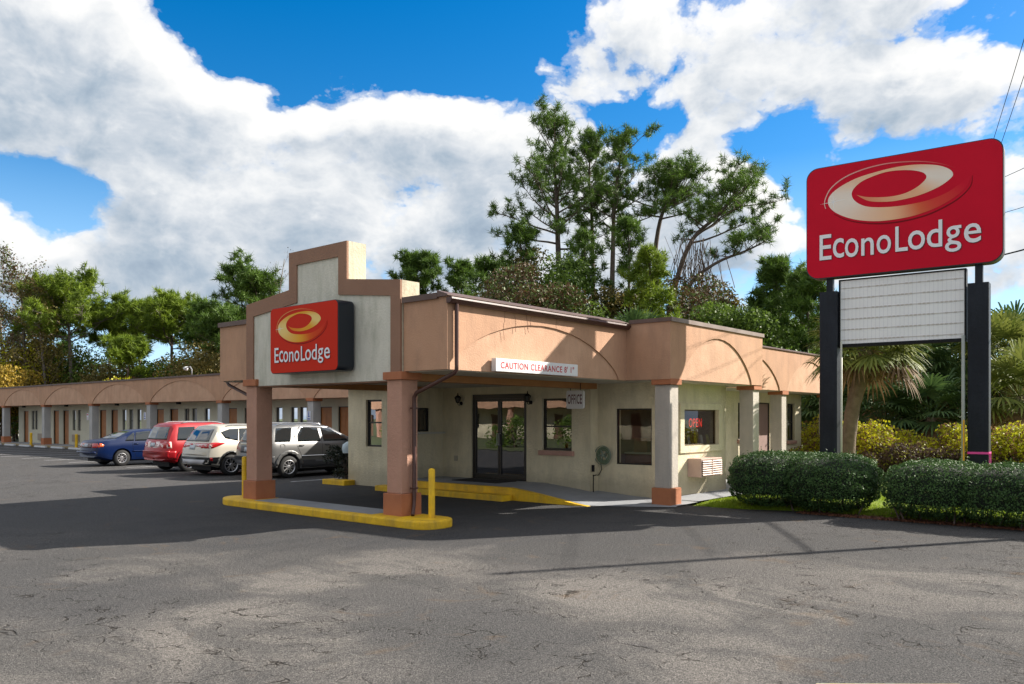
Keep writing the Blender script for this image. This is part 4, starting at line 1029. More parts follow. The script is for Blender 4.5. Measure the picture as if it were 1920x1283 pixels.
    def add_wheels(s, spokes, rim_m=RIM, rr=.66, wide=.055):
        for x in s.wheels:
            for sy in (-1, 1):
                r = s.wr; yc = sy * (s.W / 2 - .115)
                mb = MB(); mb.lathe([(r * rr, -.10), (r * .93, -.108), (r * .985, -.085), (r, -.05), (r, .05), (r * .985, .085), (r * .93, .108), (r * rr, .10), (r * rr, -.10)], 36, 'Y')
                w = mb.build('wheel', TYRE, s.root, True); w.location = (x, yc, r)
                mb = MB(); R0 = r * rr
                f = sy * .095
                mb.lathe([(R0 + .004, f), (R0 - .015, f + sy * .006), (R0 - .03, f - sy * .01), (R0 - .035, -f)], 36, 'Y')
                mb.lathe([(0, f - sy * .01), (.045, f - sy * .012), (.065, f - sy * .03), (.065, f - sy * .07)], 16, 'Y')
                for k in range(spokes):
                    a = 2 * math.pi * k / spokes + .2; ca, sa = math.cos(a), math.sin(a)
                    for sp_ in ((-1, 1) if spokes <= 6 else (0,)):
                        ww = wide * (.5 if sp_ else .8); o0 = sp_ * .012; o1 = sp_ * wide * .75
                        q = lambda rad, off, y_: (rad * ca - off * sa, y_, rad * sa + off * ca)
                        y0 = f - sy * .022; y1 = f - sy * .006
                        mb.add([q(.04, o0 - ww * .5, y0), q(R0 - .02, o1 - ww * .42, y1), q(R0 - .02, o1 + ww * .42, y1), q(.04, o0 + ww * .5, y0),
                                q(.04, o0 - ww * .5, y0 - sy * .03), q(R0 - .02, o1 - ww * .42, y1 - sy * .03), q(R0 - .02, o1 + ww * .42, y1 - sy * .03), q(.04, o0 + ww * .5, y0 - sy * .03)],
                               [(0, 1, 2, 3), (7, 6, 5, 4), (0, 4, 5, 1), (3, 2, 6, 7)])
                rm = mb.build('rim', rim_m, w); smooth_angle(rm, 30)
                mb = MB(); mb.lathe([(0, f - sy * .09), (R0 - .03, f - sy * .09)], 24, 'Y'); mb.build('brake_disc', BLACK, w)
    def mirrors(s, x, z):
        for sy in (-1, 1):
            mb = MB(); y = sy * (s.W / 2 - .02)
            mb.add([(x - .05, y, z - .07), (x + .10, y, z - .06), (x + .10, y, z + .07), (x - .05, y, z + .09), (x - .06, y + sy * .2, z - .06), (x + .04, y + sy * .19, z - .05), (x + .04, y + sy * .19, z + .06), (x - .06, y + sy * .2, z + .08)],
                   [(0, 1, 2, 3), (4, 7, 6, 5), (0, 4, 5, 1), (1, 5, 6, 2), (2, 6, 7, 3), (3, 7, 4, 0)])
            mb.build('mirror', s.paint, s.root, bevel=.02)
    def rails(s, x0, x1, m, y=None, lift=.05):
        for sy in (-1, 1):
            mb = MB(); yy = (y or s.W / 2 * .70) * sy; P = []
            for i in range(13):
                x = x0 + (x1 - x0) * i / 12; b = s.proj('T', x, yy, 0); k = min(1, min(i, 12 - i) / 1.5)
                P.append((x, yy, b.z - .005 + lift * k))
            mb.tube(P, .017, 6); mb.build('roof_rail', m, s.root, True)
    def handle(s, x, z, m, parent=None):
        for mo in '-+':
            p = s.proj(mo, x, z, 0); sy = -1 if mo == '-' else 1; mb = MB()
            mb.tube([(x - .09, p.y, z), (x - .07, p.y + sy * .03, z), (x + .07, p.y + sy * .03, z), (x + .09, p.y, z)], .013, 6); mb.build('handle', m, parent or s.root, True)
    def doors(s, lines):
        for pts in lines:
            for mo in '-+': s.seam(pts, mo).build('door_gap', BLACK, s.root)

def paintm(name, c, metal=.35):
    return mat(name, c, .35, None, 3, 0, 60, metal, .35)
TAIL = mat('tail_light_red', (.45, .008, .01), .12, coat=1); TAILW = mat('tail_light_clear', (.75, .55, .52), .12, coat=1)
AMBER = mat('tail_light_amber', (.75, .14, .03), .12, coat=1)
PLATE = mat('licence_plate', (.55, .57, .60), .4, (.3, .36, .42), 14)
CHROME = mat('chrome', (.7, .7, .72), .12, metal=1)
HEAD = mat('head_light', (.6, .62, .65), .1, coat=1)
CLAD = mat('cladding_grey', (.05, .053, .06), .5)
LINER = mat('bumper_black', (.015, .016, .018), .45)

def place(c, X, Yc): c.root.location = (X, Yc, 0)

# blue sedan
bp = mat('paint_blue', (.002, .012, .060), .3, None, 3, 0, 60, 0, .12, spec=.3)
c = Car('blue_sedan', 'dark blue four door sedan parked leftmost in the row before the wing', 'car', 4.75, 1.76,
        [(0, .60), (.03, .78), (.08, .93), (.16, .99), (.45, 1.02), (.80, 1.04), (.95, 1.08), (1.25, 1.24), (1.55, 1.36), (1.9, 1.41), (2.4, 1.43), (2.75, 1.40), (3.0, 1.30), (3.35, 1.12), (3.55, 1.03), (4.1, .95), (4.5, .83), (4.68, .70), (4.75, .52)],
        [(0, .85), (.5, .93), (1.0, .95), (3.5, .93), (4.75, .60)], [(0, .36), (.5, .24), (.8, .20), (4.2, .20), (4.75, .26)], bp, (1.05, 3.72), .315, tumble=.24)
c.side('side_window', [(1.18, .975), (1.30, 1.13), (1.52, 1.28), (1.60, 1.31), (1.52, .975)], CARGLASS)
c.side('side_window', [(1.57, .975), (1.66, 1.31), (2.28, 1.365), (2.31, .975)], CARGLASS)
c.side('side_window', [(2.40, .975), (2.36, 1.365), (2.72, 1.335), (3.05, 1.18), (3.28, .99)], CARGLASS)
c.patch('rear_window', 'R', [(-.60, 1.07), (.60, 1.07), (.50, 1.34), (-.50, 1.34)], CARGLASS)
c.patch('windscreen', 'F', [(-.66, 1.08), (.66, 1.08), (.54, 1.35), (-.54, 1.35)], CARGLASS)
c.side('tail_light', [(.03, .74), (.33, .76), (.37, .84), (.28, .90), (.05, .90)], AMBER)
c.patch('tail_light', 'R', [(-.82, .73), (-.48, .73), (-.46, .90), (-.80, .90)], TAIL); c.patch('tail_light', 'R', [(.82, .73), (.48, .73), (.46, .90), (.80, .90)], TAIL)
c.patch('boot_panel', 'R', [(-.45, .72), (.45, .72), (.44, .91), (-.44, .91)], mat('boot_dark_red', (.06, .008, .015), .3, coat=.6))
c.patch('licence_plate', 'R', [(-.16, .75), (.16, .75), (.16, .88), (-.16, .88)], PLATE, .012)
c.side('side_moulding', [(1.45, .56), (3.35, .56), (3.35, .60), (1.45, .60)], bp, .014)
mb = MB(); pts = [(.05, -.80, .55), (-.03, -.55, .55), (-.05, 0, .55), (-.03, .55, .55), (.05, .80, .55)]
mb.tube(pts, .045, 8); mb.build('bumper', bp, c.root, True)
c.patch('head_light', 'F', [(-.78, .62), (-.45, .62), (-.45, .74), (-.74, .74)], HEAD); c.patch('head_light', 'F', [(.78, .62), (.45, .62), (.45, .74), (.74, .74)], HEAD)
c.doors([[(1.45, .93), (1.48, .65), (1.62, .30), (2.36, .28), (2.36, .95)], [(2.36, .5), (2.37, .28), (3.25, .28), (3.33, .93)]])
c.handle(1.62, .87, bp); c.handle(2.52, .87, bp)
c.mirrors(3.12, 1.0); c.add_wheels(9, rr=.62, wide=.042); place(c, 13.50, 33.2)

# red SUV
rp = paintm('paint_red', (.36, .008, .014), .2)
c = Car('red_suv', 'bright red boxy SUV parked between the blue sedan and the cream crossover', 'car', 4.44, 1.81,
        [(0, .66), (.03, .86), (.07, 1.02), (.14, 1.14), (.26, 1.42), (.38, 1.62), (.50, 1.69), (.9, 1.73), (1.8, 1.74), (2.4, 1.71), (2.65, 1.62), (3.2, 1.22), (3.35, 1.13), (4.0, 1.03), (4.3, .92), (4.40, .74), (4.44, .55)],
        [(0, 1.0), (.3, 1.07), (3.3, 1.05), (4.44, .66)], [(0, .42), (.5, .30), (.8, .26), (4.0, .26), (4.44, .36)], rp, (.93, 3.55), .36, tumble=.17)
c.side('side_window', [(.50, 1.10), (.62, 1.56), (1.22, 1.58), (1.10, 1.10)], CARGLASS)
c.side('side_window', [(1.36, 1.10), (1.46, 1.58), (2.02, 1.59), (2.02, 1.10)], CARGLASS)
c.side('side_window', [(2.12, 1.10), (2.12, 1.59), (2.50, 1.56), (3.0, 1.20), (3.05, 1.10)], CARGLASS)
c.patch('rear_window', 'R', [(-.70, 1.13), (.70, 1.13), (.60, 1.56), (-.60, 1.56)], CARGLASS)
c.patch('windscreen', 'F', [(-.68, 1.20), (.68, 1.20), (.58, 1.60), (-.58, 1.60)], CARGLASS)
c.side('tail_light', [(.03, .84), (.30, .84), (.30, 1.06), (.10, 1.06)], TAILW)
c.side('tail_light', [(.07, .89), (.25, .89), (.25, 1.01), (.10, 1.01)], TAIL, .012)
c.patch('tail_light', 'R', [(-.86, .84), (-.64, .84), (-.64, 1.05), (-.84, 1.05)], TAIL); c.patch('tail_light', 'R', [(.86, .84), (.64, .84), (.64, 1.05), (.84, 1.05)], TAIL)
c.patch('licence_plate', 'R', [(-.16, .88), (.16, .88), (.16, 1.02), (-.16, 1.02)], PLATE, .012)
c.patch('bumper', 'R', [(-.84, .50), (.84, .50), (.86, .74), (-.86, .74)], rp, .04); c.side('bumper', [(.03, .46), (.45, .46), (.45, .74), (.03, .74)], rp, .014)
c.patch('head_light', 'F', [(-.80, .74), (-.5, .74), (-.5, .92), (-.76, .92)], HEAD); c.patch('head_light', 'F', [(.80, .74), (.5, .74), (.5, .92), (.76, .92)], HEAD)
c.side('wheel_arch_trim', [(.38, .42)] + [(.93 + .50 * math.cos(R(170 - 16 * i)), .37 + .50 * math.sin(R(170 - 16 * i))) for i in range(11)] + [(.93 + .43 * math.cos(R(10 + 16 * i)), .37 + .43 * math.sin(R(10 + 16 * i))) for i in range(11)], rp, .022)
c.doors([[(1.24, 1.62), (1.28, 1.05), (1.44, .72), (1.55, .34), (2.07, .32), (2.07, 1.62)], [(2.07, .5), (2.07, .32), (2.95, .32), (3.08, 1.05)]])
c.handle(1.45, 1.0, LINER); c.handle(2.25, 1.0, LINER)
c.rails(.75, 2.35, GREYM); c.mirrors(2.95, 1.16); c.add_wheels(5, CHROME, .66, .075); place(c, 13.62, 28.05)

# cream crossover
kp = paintm('paint_champagne', (.56, .52, .44), .2)
c = Car('cream_crossover', 'cream coloured crossover parked between the red SUV and the grey SUV', 'car', 4.52, 1.84,
        [(0, .70), (.03, .88), (.08, 1.02), (.17, 1.14), (.33, 1.36), (.47, 1.53), (.56, 1.62), (.9, 1.66), (1.6, 1.68), (2.2, 1.67), (2.6, 1.60), (3.3, 1.20), (3.45, 1.12), (4.1, 1.0), (4.38, .88), (4.48, .72), (4.52, .5)],
        [(0, 1.02), (.4, 1.12), (1.2, 1.10), (3.4, 1.02), (4.52, .66)], [(0, .38), (.5, .28), (.8, .22), (4.0, .22), (4.52, .3)], kp, (.92, 3.60), .345, tumble=.24)
c.side('side_window', [(.62, 1.42), (.74, 1.22), (1.18, 1.13), (1.28, 1.53), (.95, 1.52)], CARGLASS)
c.side('side_window', [(1.22, 1.13), (1.31, 1.535), (2.0, 1.55), (2.02, 1.10)], CARGLASS)
c.side('side_window', [(2.12, 1.10), (2.10, 1.55), (2.5, 1.51), (3.0, 1.22), (3.10, 1.08)], CARGLASS)
c.patch('rear_window', 'R', [(-.72, 1.12), (.72, 1.12), (.60, 1.52), (-.60, 1.52)], CARGLASS)
c.patch('windscreen', 'F', [(-.70, 1.18), (.70, 1.18), (.58, 1.56), (-.58, 1.56)], CARGLASS)
c.side('tail_light', [(.03, .98), (.12, .90), (.28, .91), (.66, 1.05), (.70, 1.09), (.30, 1.09), (.08, 1.05)], TAIL)
c.side('tail_light', [(.07, .99), (.14, .95), (.26, .97), (.22, 1.03), (.10, 1.03)], TAILW, .011)
c.patch('tail_light', 'R', [(-.86, .95), (-.50, .90), (-.50, 1.04), (-.84, 1.07)], TAIL); c.patch('tail_light', 'R', [(.86, .95), (.50, .90), (.50, 1.04), (.84, 1.07)], TAIL)
c.patch('licence_plate', 'R', [(-.17, .86), (.17, .86), (.17, 1.0), (-.17, 1.0)], PLATE, .010)
c.side('cladding', [(.03, .42), (.30, .42), (.40, .40), (.48, .62), (.03, .62)], LINER, .010)
c.side('cladding', [(1.36, .26), (3.16, .26), (3.16, .38), (1.36, .38)], LINER, .010)
c.side('cladding', [(.46, .40)] + [(.92 + .46 * math.cos(R(172 - 15 * i)), .36 + .46 * math.sin(R(172 - 15 * i))) for i in range(12)] + [(.92 + .40 * math.cos(R(7 + 15 * i)), .36 + .40 * math.sin(R(7 + 15 * i))) for i in range(12)], LINER, .014)
c.patch('bumper', 'R', [(-.84, .40), (.84, .40), (.86, .62), (-.86, .62)], LINER, .03)
c.patch('skid_plate', 'R', [(-.62, .40), (.62, .40), (.72, .54), (-.72, .54)], mat('skid_silver', (.4, .4, .42), .4), .036)
c.side('reflector', [(.10, .52), (.27, .50), (.26, .60), (.12, .61)], TAIL, .018)
c.patch('head_light', 'F', [(-.80, .78), (-.5, .74), (-.5, .86), (-.78, .92)], HEAD); c.patch('head_light', 'F', [(.80, .78), (.5, .74), (.5, .86), (.78, .92)], HEAD)
c.doors([[(1.20, 1.10), (1.32, .80), (1.44, .40), (2.06, .38), (2.06, 1.12)], [(2.06, .5), (2.06, .38), (3.0, .36), (3.12, 1.05)]])
c.handle(1.42, .98, kp); c.handle(2.28, .96, kp)
c.rails(.85, 2.45, GREYM); c.mirrors(3.0, 1.14); c.add_wheels(5, rr=.70, wide=.07); place(c, 13.55, 25.2)

# grey SUV
gp = paintm('paint_grey', (.15, .15, .152), .4)
c = Car('grey_suv', 'grey SUV parked nearest the office, seen between the canopy columns', 'car', 4.79, 1.81,
        [(0, .66), (.03, .88), (.07, 1.02), (.14, 1.14), (.28, 1.40), (.40, 1.60), (.50, 1.66), (.9, 1.70), (1.7, 1.71), (2.4, 1.68), (2.75, 1.58), (3.45, 1.22), (3.6, 1.14), (4.3, 1.02), (4.6, .88), (4.74, .72), (4.79, .5)],
        [(0, 1.02), (.3, 1.10), (3.5, 1.06), (4.79, .7)], [(0, .42), (.5, .30), (.8, .24), (4.2, .24), (4.79, .34)], gp, (.96, 3.81), .35, tumble=.20)
c.side('side_window', [(.46, 1.14), (.58, 1.56), (1.16, 1.585), (1.02, 1.14)], CARGLASS)
c.side('side_window', [(1.30, 1.14), (1.36, 1.38), (1.52, 1.575), (2.14, 1.58), (2.18, 1.14)], CARGLASS)
c.side('side_window', [(2.30, 1.14), (2.26, 1.575), (2.62, 1.53), (3.05, 1.32), (3.36, 1.14)], CARGLASS)
c.side('window_trim', [(1.36, 1.53), (1.46, 1.605), (2.6, 1.605), (2.66, 1.57), (2.62, 1.555), (1.50, 1.575)], CHROME, .012)
c.patch('rear_window', 'R', [(-.72, 1.14), (.72, 1.14), (.60, 1.54), (-.60, 1.54)], CARGLASS)
c.patch('windscreen', 'F', [(-.70, 1.22), (.70, 1.22), (.58, 1.56), (-.58, 1.56)], CARGLASS)
c.patch('tail_light', 'R', [(-.87, .90), (-.70, .90), (-.68, 1.12), (-.84, 1.12)], TAIL); c.patch('tail_light', 'R', [(.87, .90), (.70, .90), (.68, 1.12), (.84, 1.12)], TAIL)
c.side('cladding', [(1.42, .27), (3.34, .27), (3.34, .52), (1.46, .56)], CLAD, .008)
c.side('side_moulding', [(1.40, .665), (3.30, .665), (3.30, .70), (1.40, .70)], CHROME, .016)
c.side('wheel_arch_trim', [(.44, .42)] + [(.96 + .52 * math.cos(R(172 - 15 * i)), .36 + .52 * math.sin(R(172 - 15 * i))) for i in range(12)] + [(.96 + .41 * math.cos(R(7 + 15 * i)), .36 + .41 * math.sin(R(7 + 15 * i))) for i in range(12)], gp, .02)
c.patch('trim_bar', 'R', [(-.50, 1.04), (.50, 1.04), (.50, 1.08), (-.50, 1.08)], mat('bar_pale', (.55, .50, .38), .3), .016)
c.patch('badge', 'R', [(-.09, 1.04), (-.03, 1.04), (-.03, 1.03), (.03, 1.03), (.03, 1.04), (.09, 1.04), (.08, 1.08), (.03, 1.08), (.03, 1.09), (-.03, 1.09), (-.03, 1.08), (-.08, 1.08)], mat('badge_gold', (.6, .38, .05), .3), .024)
c.patch('tailgate_recess', 'R', [(-.40, .80), (.40, .80), (.42, 1.0), (-.42, 1.0)], CLAD, .008)
c.patch('licence_plate', 'R', [(-.16, .84), (.16, .84), (.16, .97), (-.16, .97)], PLATE, .015)
c.patch('bumper', 'R', [(-.86, .46), (.86, .46), (.88, .70), (-.88, .70)], CLAD, .05); c.side('bumper', [(.03, .46), (.42, .46), (.42, .70), (.03, .70)], CLAD, .018)
c.patch('head_light', 'F', [(-.82, .78), (-.5, .76), (-.5, .92), (-.78, .94)], HEAD); c.patch('head_light', 'F', [(.82, .78), (.5, .76), (.5, .92), (.78, .94)], HEAD)
c.doors([[(1.20, 1.62), (1.22, 1.08), (1.38, .76), (1.48, .34), (2.22, .30), (2.22, 1.62)], [(2.22, .5), (2.22, .30), (3.30, .30), (3.42, 1.08)]])
mb = MB(); p = c.proj('-', .72, 1.0, .001); mb.tube([(.72 + .085 * math.cos(2 * math.pi * k / 20), c.proj('-', .72, 1.0, 0).y - .002, 1.0 + .085 * math.sin(2 * math.pi * k / 20)) for k in range(21)], .004, 4); mb.build('fuel_cap', BLACK, c.root)
c.handle(1.42, 1.02, LINER); c.handle(2.42, 1.02, LINER)
c.rails(.62, 2.45, CHROME, lift=.06); c.mirrors(3.25, 1.18); c.add_wheels(5, RIM, .64, .07); place(c, 14.05, 22.75)
# ------------------------------------------------------------------ vegetation
rng = np.random.default_rng(11); rnd = random.Random(7)
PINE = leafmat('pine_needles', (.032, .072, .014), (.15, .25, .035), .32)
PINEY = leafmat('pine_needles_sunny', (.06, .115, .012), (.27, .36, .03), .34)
LEAFG = leafmat('leaf_green', (.035, .075, .014), (.17, .26, .035), .3)
LEAFY = leafmat('leaf_yellow_green', (.22, .26, .012), (.78, .70, .03), .4, extra=((.20, .11, .06), .70))
LEAFB = leafmat('leaf_brown', (.055, .035, .018), (.17, .10, .042), .2, extra=((.09, .13, .03), .62))
LEAFO = leafmat('leaf_mixed_autumn', (.06, .065, .018), (.24, .18, .045), .25)
LEAFGOLD = leafmat('leaf_gold', (.20, .15, .02), (.50, .34, .05), .3)
HEDGE = leafmat('hedge_leaf', (.018, .050, .016), (.10, .19, .048), .18, .6, extra=((.12, .13, .05), .965))
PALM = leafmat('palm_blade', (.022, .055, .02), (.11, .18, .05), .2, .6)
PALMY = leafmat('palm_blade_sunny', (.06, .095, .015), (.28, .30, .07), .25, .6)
PALMD = leafmat('palm_blade_dead', (.10, .06, .03), (.26, .17, .09), .15, .8)
GRASS = leafmat('grass_blade', (.14, .22, .010), (.32, .42, .03), .4)
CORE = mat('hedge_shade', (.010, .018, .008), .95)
RV = Vector((SP, -CP, 0))       # to the right of the photograph
DV = Vector((CP, SP, 0))        # away from it

def unit(a): return a / np.maximum(np.linalg.norm(a, axis=1, keepdims=True), 1e-6)
def rdir(n, up=0.0):
    d = rng.normal(size=(n, 3)); d[:, 2] += up; return unit(d)
def needle_mesh(name, centers, n, length, width, up=.35, outward=None):
    C = np.repeat(np.asarray(centers, float), n, axis=0); N = len(C); d = rdir(N, up)
    if outward is not None: d = unit(d + np.repeat(outward, n, axis=0) * .5)
    L = length * rng.uniform(.6, 1.15, (N, 1)); s = unit(np.cross(d, rdir(N))) * width * .5
    C = C + rdir(N) * length * .25
    V = np.empty((N, 3, 3)); V[:, 0] = C - s; V[:, 1] = C + s; V[:, 2] = C + d * L
    return np_mesh(name, V.reshape(-1, 3), np.arange(N * 3).reshape(-1, 3), 3)
def leaf_mesh(name, P, size, nrm=None, nw=.6, aspect=.6):
    N = len(P); P = np.asarray(P, float); nn_ = rdir(N)
    if nrm is not None: nn_ = unit(nn_ + nrm * nw)
    a = unit(np.cross(nn_, rdir(N))); b = np.cross(nn_, a); L = size * rng.uniform(.6, 1.3, (N, 1))
    V = np.empty((N, 4, 3)); V[:, 0] = P - a * L * .5; V[:, 1] = P + b * L * aspect * .5; V[:, 2] = P + a * L * .5; V[:, 3] = P - b * L * aspect * .5
    return np_mesh(name, V.reshape(-1, 3), np.arange(N * 4).reshape(-1, 4), 4)

def bend(p0, d, L, up, n=5, wob=.12):
    """branch polyline"""
    P = [Vector(p0)]; d = Vector(d).normalized()
    for i in range(n):
        d = (d + Vector((rnd.uniform(-wob, wob), rnd.uniform(-wob, wob), rnd.uniform(-wob, wob) + up / n))).normalized()
        P.append(P[-1] + d * (L / n))
    return P
def along(P, u):
    k = u * (len(P) - 1); i = min(int(k), len(P) - 2); return P[i].lerp(P[i + 1], k - i)

def pine(label, loc, trunk, r0, crown, rad, nl, needles=PINE, asym=0, az0=0, group=None, blade=(30, .46, .045), name='pine_tree', bark=BARK, dead=4, clump=1.0, updir=.25):
    """trunk: local points; crown: (start height fraction, 1.0); rad(u)->limb length"""
    root = empty(name, loc, 0, label, 'tree', group)
    T = smoothline([tuple(p) for p in trunk], 4); H = len(T)
    mb = MB(); mb.tube(T, [r0 * (1 - .80 * i / (H - 1)) for i in range(H)], 8)
    br = MB(); cl = []
    for i in range(nl):
        u = (i + rnd.random() * .8) / nl; h = crown + (1 - crown) * u
        p = along(T, min(.995, h)); az = i * 2.4 + rnd.uniform(-.5, .5)
        L = rad(u) * rnd.uniform(.65, 1.15) * (1 + asym * math.cos(az - az0)) * min(1, (1 - u) * 4 + .35)
        el = .15 + .9 * u + rnd.uniform(-.15, .2)
        d = (RV * math.cos(az) + DV * math.sin(az)) * math.cos(el) + Vector((0, 0, math.sin(el)))
        B = bend(p, d, L, updir, 6, .16); rb = r0 * .30 * (1 - .5 * u) * min(1.0, .4 + L / 4)
        br.tube(B, [rb * (1 - .8 * k / 6) for k in range(7)], 5, False)
        ns = max(2, int(L * 2.8 * clump))
        for k in range(ns):
            q = along(B, .35 + .65 * (k + rnd.random()) / ns)
            dd = Vector((rnd.uniform(-1, 1), rnd.uniform(-1, 1), rnd.uniform(-.1, .9))).normalized()
            S = bend(q, dd, rnd.uniform(.4, .95) * min(1.3, .5 + L * .2), .3, 3, .2)
            br.tube(S, [rb * .35, rb * .3, rb * .22, rb * .12], 3, False); cl.append(S[-1]); 
            if rnd.random() < .55: cl.append(S[2])
        cl.append(B[-1])
    for i in range(dead):
        p = along(T, rnd.uniform(.25, crown)); az = rnd.uniform(0, 6.28)
        br.tube(bend(p, (math.cos(az), math.sin(az), .1), rnd.uniform(.5, 1.6), -.2, 4, .25), [r0 * .13, r0 * .1, r0 * .08, r0 * .05, r0 * .02], 4, False)
    cl.append(T[-1])
    mb.add(br.v, br.f); mb.build('trunk', bark, root, True)
    me = needle_mesh('crown', [tuple(c_) for c_ in cl], blade[0], blade[1], blade[2]); link('crown', me, needles, root)
    return root
def L3(pts, D, base_px):
    """picture-plane sketch (px, py) of a trunk D metres off, in metres from its foot"""
    s = D / F
    return [RV * ((x - base_px) * s) + Vector((0, 0, CAMH + (783 - y) * s)) for x, y in pts]
def ground(px, D): x, y = at(px, D); return (x, y, 0)

def lobes_points(lobes, n, shell=.45):
    W_ = np.array([l[3] ** 2 for l in lobes]); W_ = W_ / W_.sum(); P = []; Nn = []
    for (x, y, z, r, *sq), w in zip(lobes, W_):
        k = max(6, int(n * w)); d = rdir(k, .25); rr_ = r * (1 - shell * rng.random((k, 1)) ** 1.6)
        e = np.array([1, 1, sq[0] if sq else .8]); P.append(np.array([x, y, z]) + d * rr_ * e); Nn.append(d)
    return np.vstack(P), np.vstack(Nn)
def bushy(label, loc, H, Wd, n, leaf, m, name='tree', cat='tree', group=None, trunk=.12, nlobe=16, z0=.25, seed=None, holes=.0, stems=1):
    root = empty(name, loc, 0, label, cat, group); lobes = []
    for i in range(nlobe):
        u = rnd.random(); a = rnd.uniform(0, 6.28); rr_ = Wd * .5 * math.sqrt(rnd.random()) * (1 - .55 * abs(u - .4))
        lobes.append((rr_ * math.cos(a), rr_ * math.sin(a), H * (z0 + (1 - z0) * u * .92), Wd * rnd.uniform(.13, .27), rnd.uniform(.6, .95)))
    lobes.append((0, 0, H * .55, Wd * .28, 1.2))
    mb = MB()
    for k in range(stems):
        o0 = (rnd.uniform(-.2, .2) * (stems > 1), rnd.uniform(-.2, .2) * (stems > 1), -.05)
        T = bend(o0, (rnd.uniform(-.08, .08), rnd.uniform(-.08, .08), 1), H * .8, .2, 5, .10); mb.tube(T, [trunk * (1 - .15 * i) for i in range(6)], 6)
        for l in lobes[k::stems]:
            p = along(T, min(.95, max(.15, l[2] / H * .75))); q = Vector(l[:3]); mb.tube([p, p.lerp(q, .5) + Vector((0, 0, .1)), q], [trunk * .35, trunk * .22, trunk * .08], 4, False)
    mb.build('trunk', BARK, root, True)
    P, Nn = lobes_points(lobes, n); link('crown', leaf_mesh('crown', P, leaf, Nn, .5), m, root)
    return root
def bare(label, loc, H, spread, m=LEAFB, nleaf=900, leaf=.22, name='bare_tree', r0=.18, group=None, bark=BARKG):
    root = empty(name, loc, 0, label, 'tree', group); mb = MB(); tw = MB(); tips = []
    T = bend((0, 0, -.05), (rnd.uniform(-.05, .05), rnd.uniform(-.05, .05), 1), H, .2, 8, .05); mb.tube(T, [r0 * (1 - .11 * i) for i in range(9)], 7)
    def rec(p, d, L, r_, lev):
        B = bend(p, d, L, .25, 4, .22); tw.tube(B, [r_, r_ * .8, r_ * .65, r_ * .5, r_ * .35], 4 if lev < 2 else 3, False); tips.append(B[-1]); tips.append(B[2])
        if lev < 3:
            for k in range(3):
                q = along(B, rnd.uniform(.3, 1)); dd = (Vector(B[-1]) - Vector(B[0])).normalized() + Vector((rnd.uniform(-.8, .8), rnd.uniform(-.8, .8), rnd.uniform(-.3, .7)))
                rec(q, dd, L * rnd.uniform(.4, .65), r_ * .5, lev + 1)
    for i in range(16):
        u = .25 + .75 * i / 16; p = along(T, u); az = i * 2.4; rec(p, (math.cos(az), math.sin(az), .5 + u), spread * (1.15 - .6 * u) * rnd.uniform(.7, 1.1), r0 * .28 * (1.3 - u), 1)
    mb.add(tw.v, tw.f); mb.build('trunk', bark, root, True)
    C = np.array([tuple(p) for p in tips]); idx = rng.integers(0, len(C), nleaf)
    link('crown', leaf_mesh('crown', C[idx] + rng.normal(size=(nleaf, 3)) * .28, leaf), m, root)
    return root

# tall slash pines behind the office
D = 54; GT = 'tall pines behind the office'
pine('tallest pine behind the office, leftmost of the tall group with long left limbs', ground(1057, D), L3([(1057, 850), (1054, 600), (1047, 480), (1044, 380), (1040, 310), (1041, 246)], D, 1057), .26, .42, lambda u: 4.2 * (1 - u) ** .6 * (.55 + .45 * math.sin(u * 9)) + 1.0, 46, asym=.22, az0=math.pi, group=GT, clump=1.15)
pine('slim tall pine standing second from the left in the tall group', ground(1113, D + 3), L3([(1113, 850), (1113, 600), (1110, 420), (1105, 335), (1108, 262)], D + 3, 1113), .19, .40, lambda u: 2.0 * (1 - u) ** .4 + .7, 40, group=GT, clump=1.3)
pine('tall pine with a bare lower trunk right of the slim pine', ground(1146, D + 1), L3([(1146, 850), (1147, 600), (1149, 480), (1152, 380), (1160, 320), (1168, 272)], D + 1, 1146), .23, .47, lambda u: 2.7 * (1 - u) ** .45 * (.6 + .4 * math.sin(u * 8 + 1)) + .8, 34, asym=.3, az0=0, group=GT, clump=1.25)
pine('broad flat topped pine right of the centre of the tall group', ground(1222, D + 2), L3([(1220, 850), (1222, 620), (1226, 480), (1240, 400), (1262, 375), (1268, 342)], D + 2, 1220), .24, .56, lambda u: 3.3 * (1 - u) ** .35 + .3, 30, group=GT, clump=1.3)
pine('leaning pine at the right edge of the tall group, bent to the right', ground(1240, D - 1), L3([(1240, 850), (1248, 640), (1268, 530), (1298, 450), (1345, 405), (1380, 362)], D - 1, 1240), .26, .58, lambda u: 2.9 * (1 - u) ** .3 + .5, 26, asym=.5, az0=0, group=GT, clump=1.2, updir=.1)
pine('low leaning pine limb reaching far right beneath the leaning pine', ground(1250, D - 3), L3([(1250, 850), (1262, 640), (1290, 540), (1340, 495), (1400, 470), (1436, 452)], D - 3, 1250), .18, .66, lambda u: 1.4 * (1 - u) ** .3 + .5, 16, asym=.3, az0=0, group=GT, updir=.05)
pine('small pine with a dense crown peeking above the gable shoulder', ground(783, 62), L3([(783, 850), (784, 650), (782, 560), (780, 500)], 62, 783), .16, .66, lambda u: 1.9 * (1 - u) ** .3 + .4, 24, needles=PINE, blade=(40, .5, .07), clump=1.5)
pine('small pine right of the gable, rising above the canopy roof line', ground(868, 64), L3([(868, 850), (868, 650), (866, 570), (866, 508)], 64, 868), .16, .60, lambda u: 1.8 * (1 - u) ** .4 + .4, 22, blade=(36, .5, .07), clump=1.3)
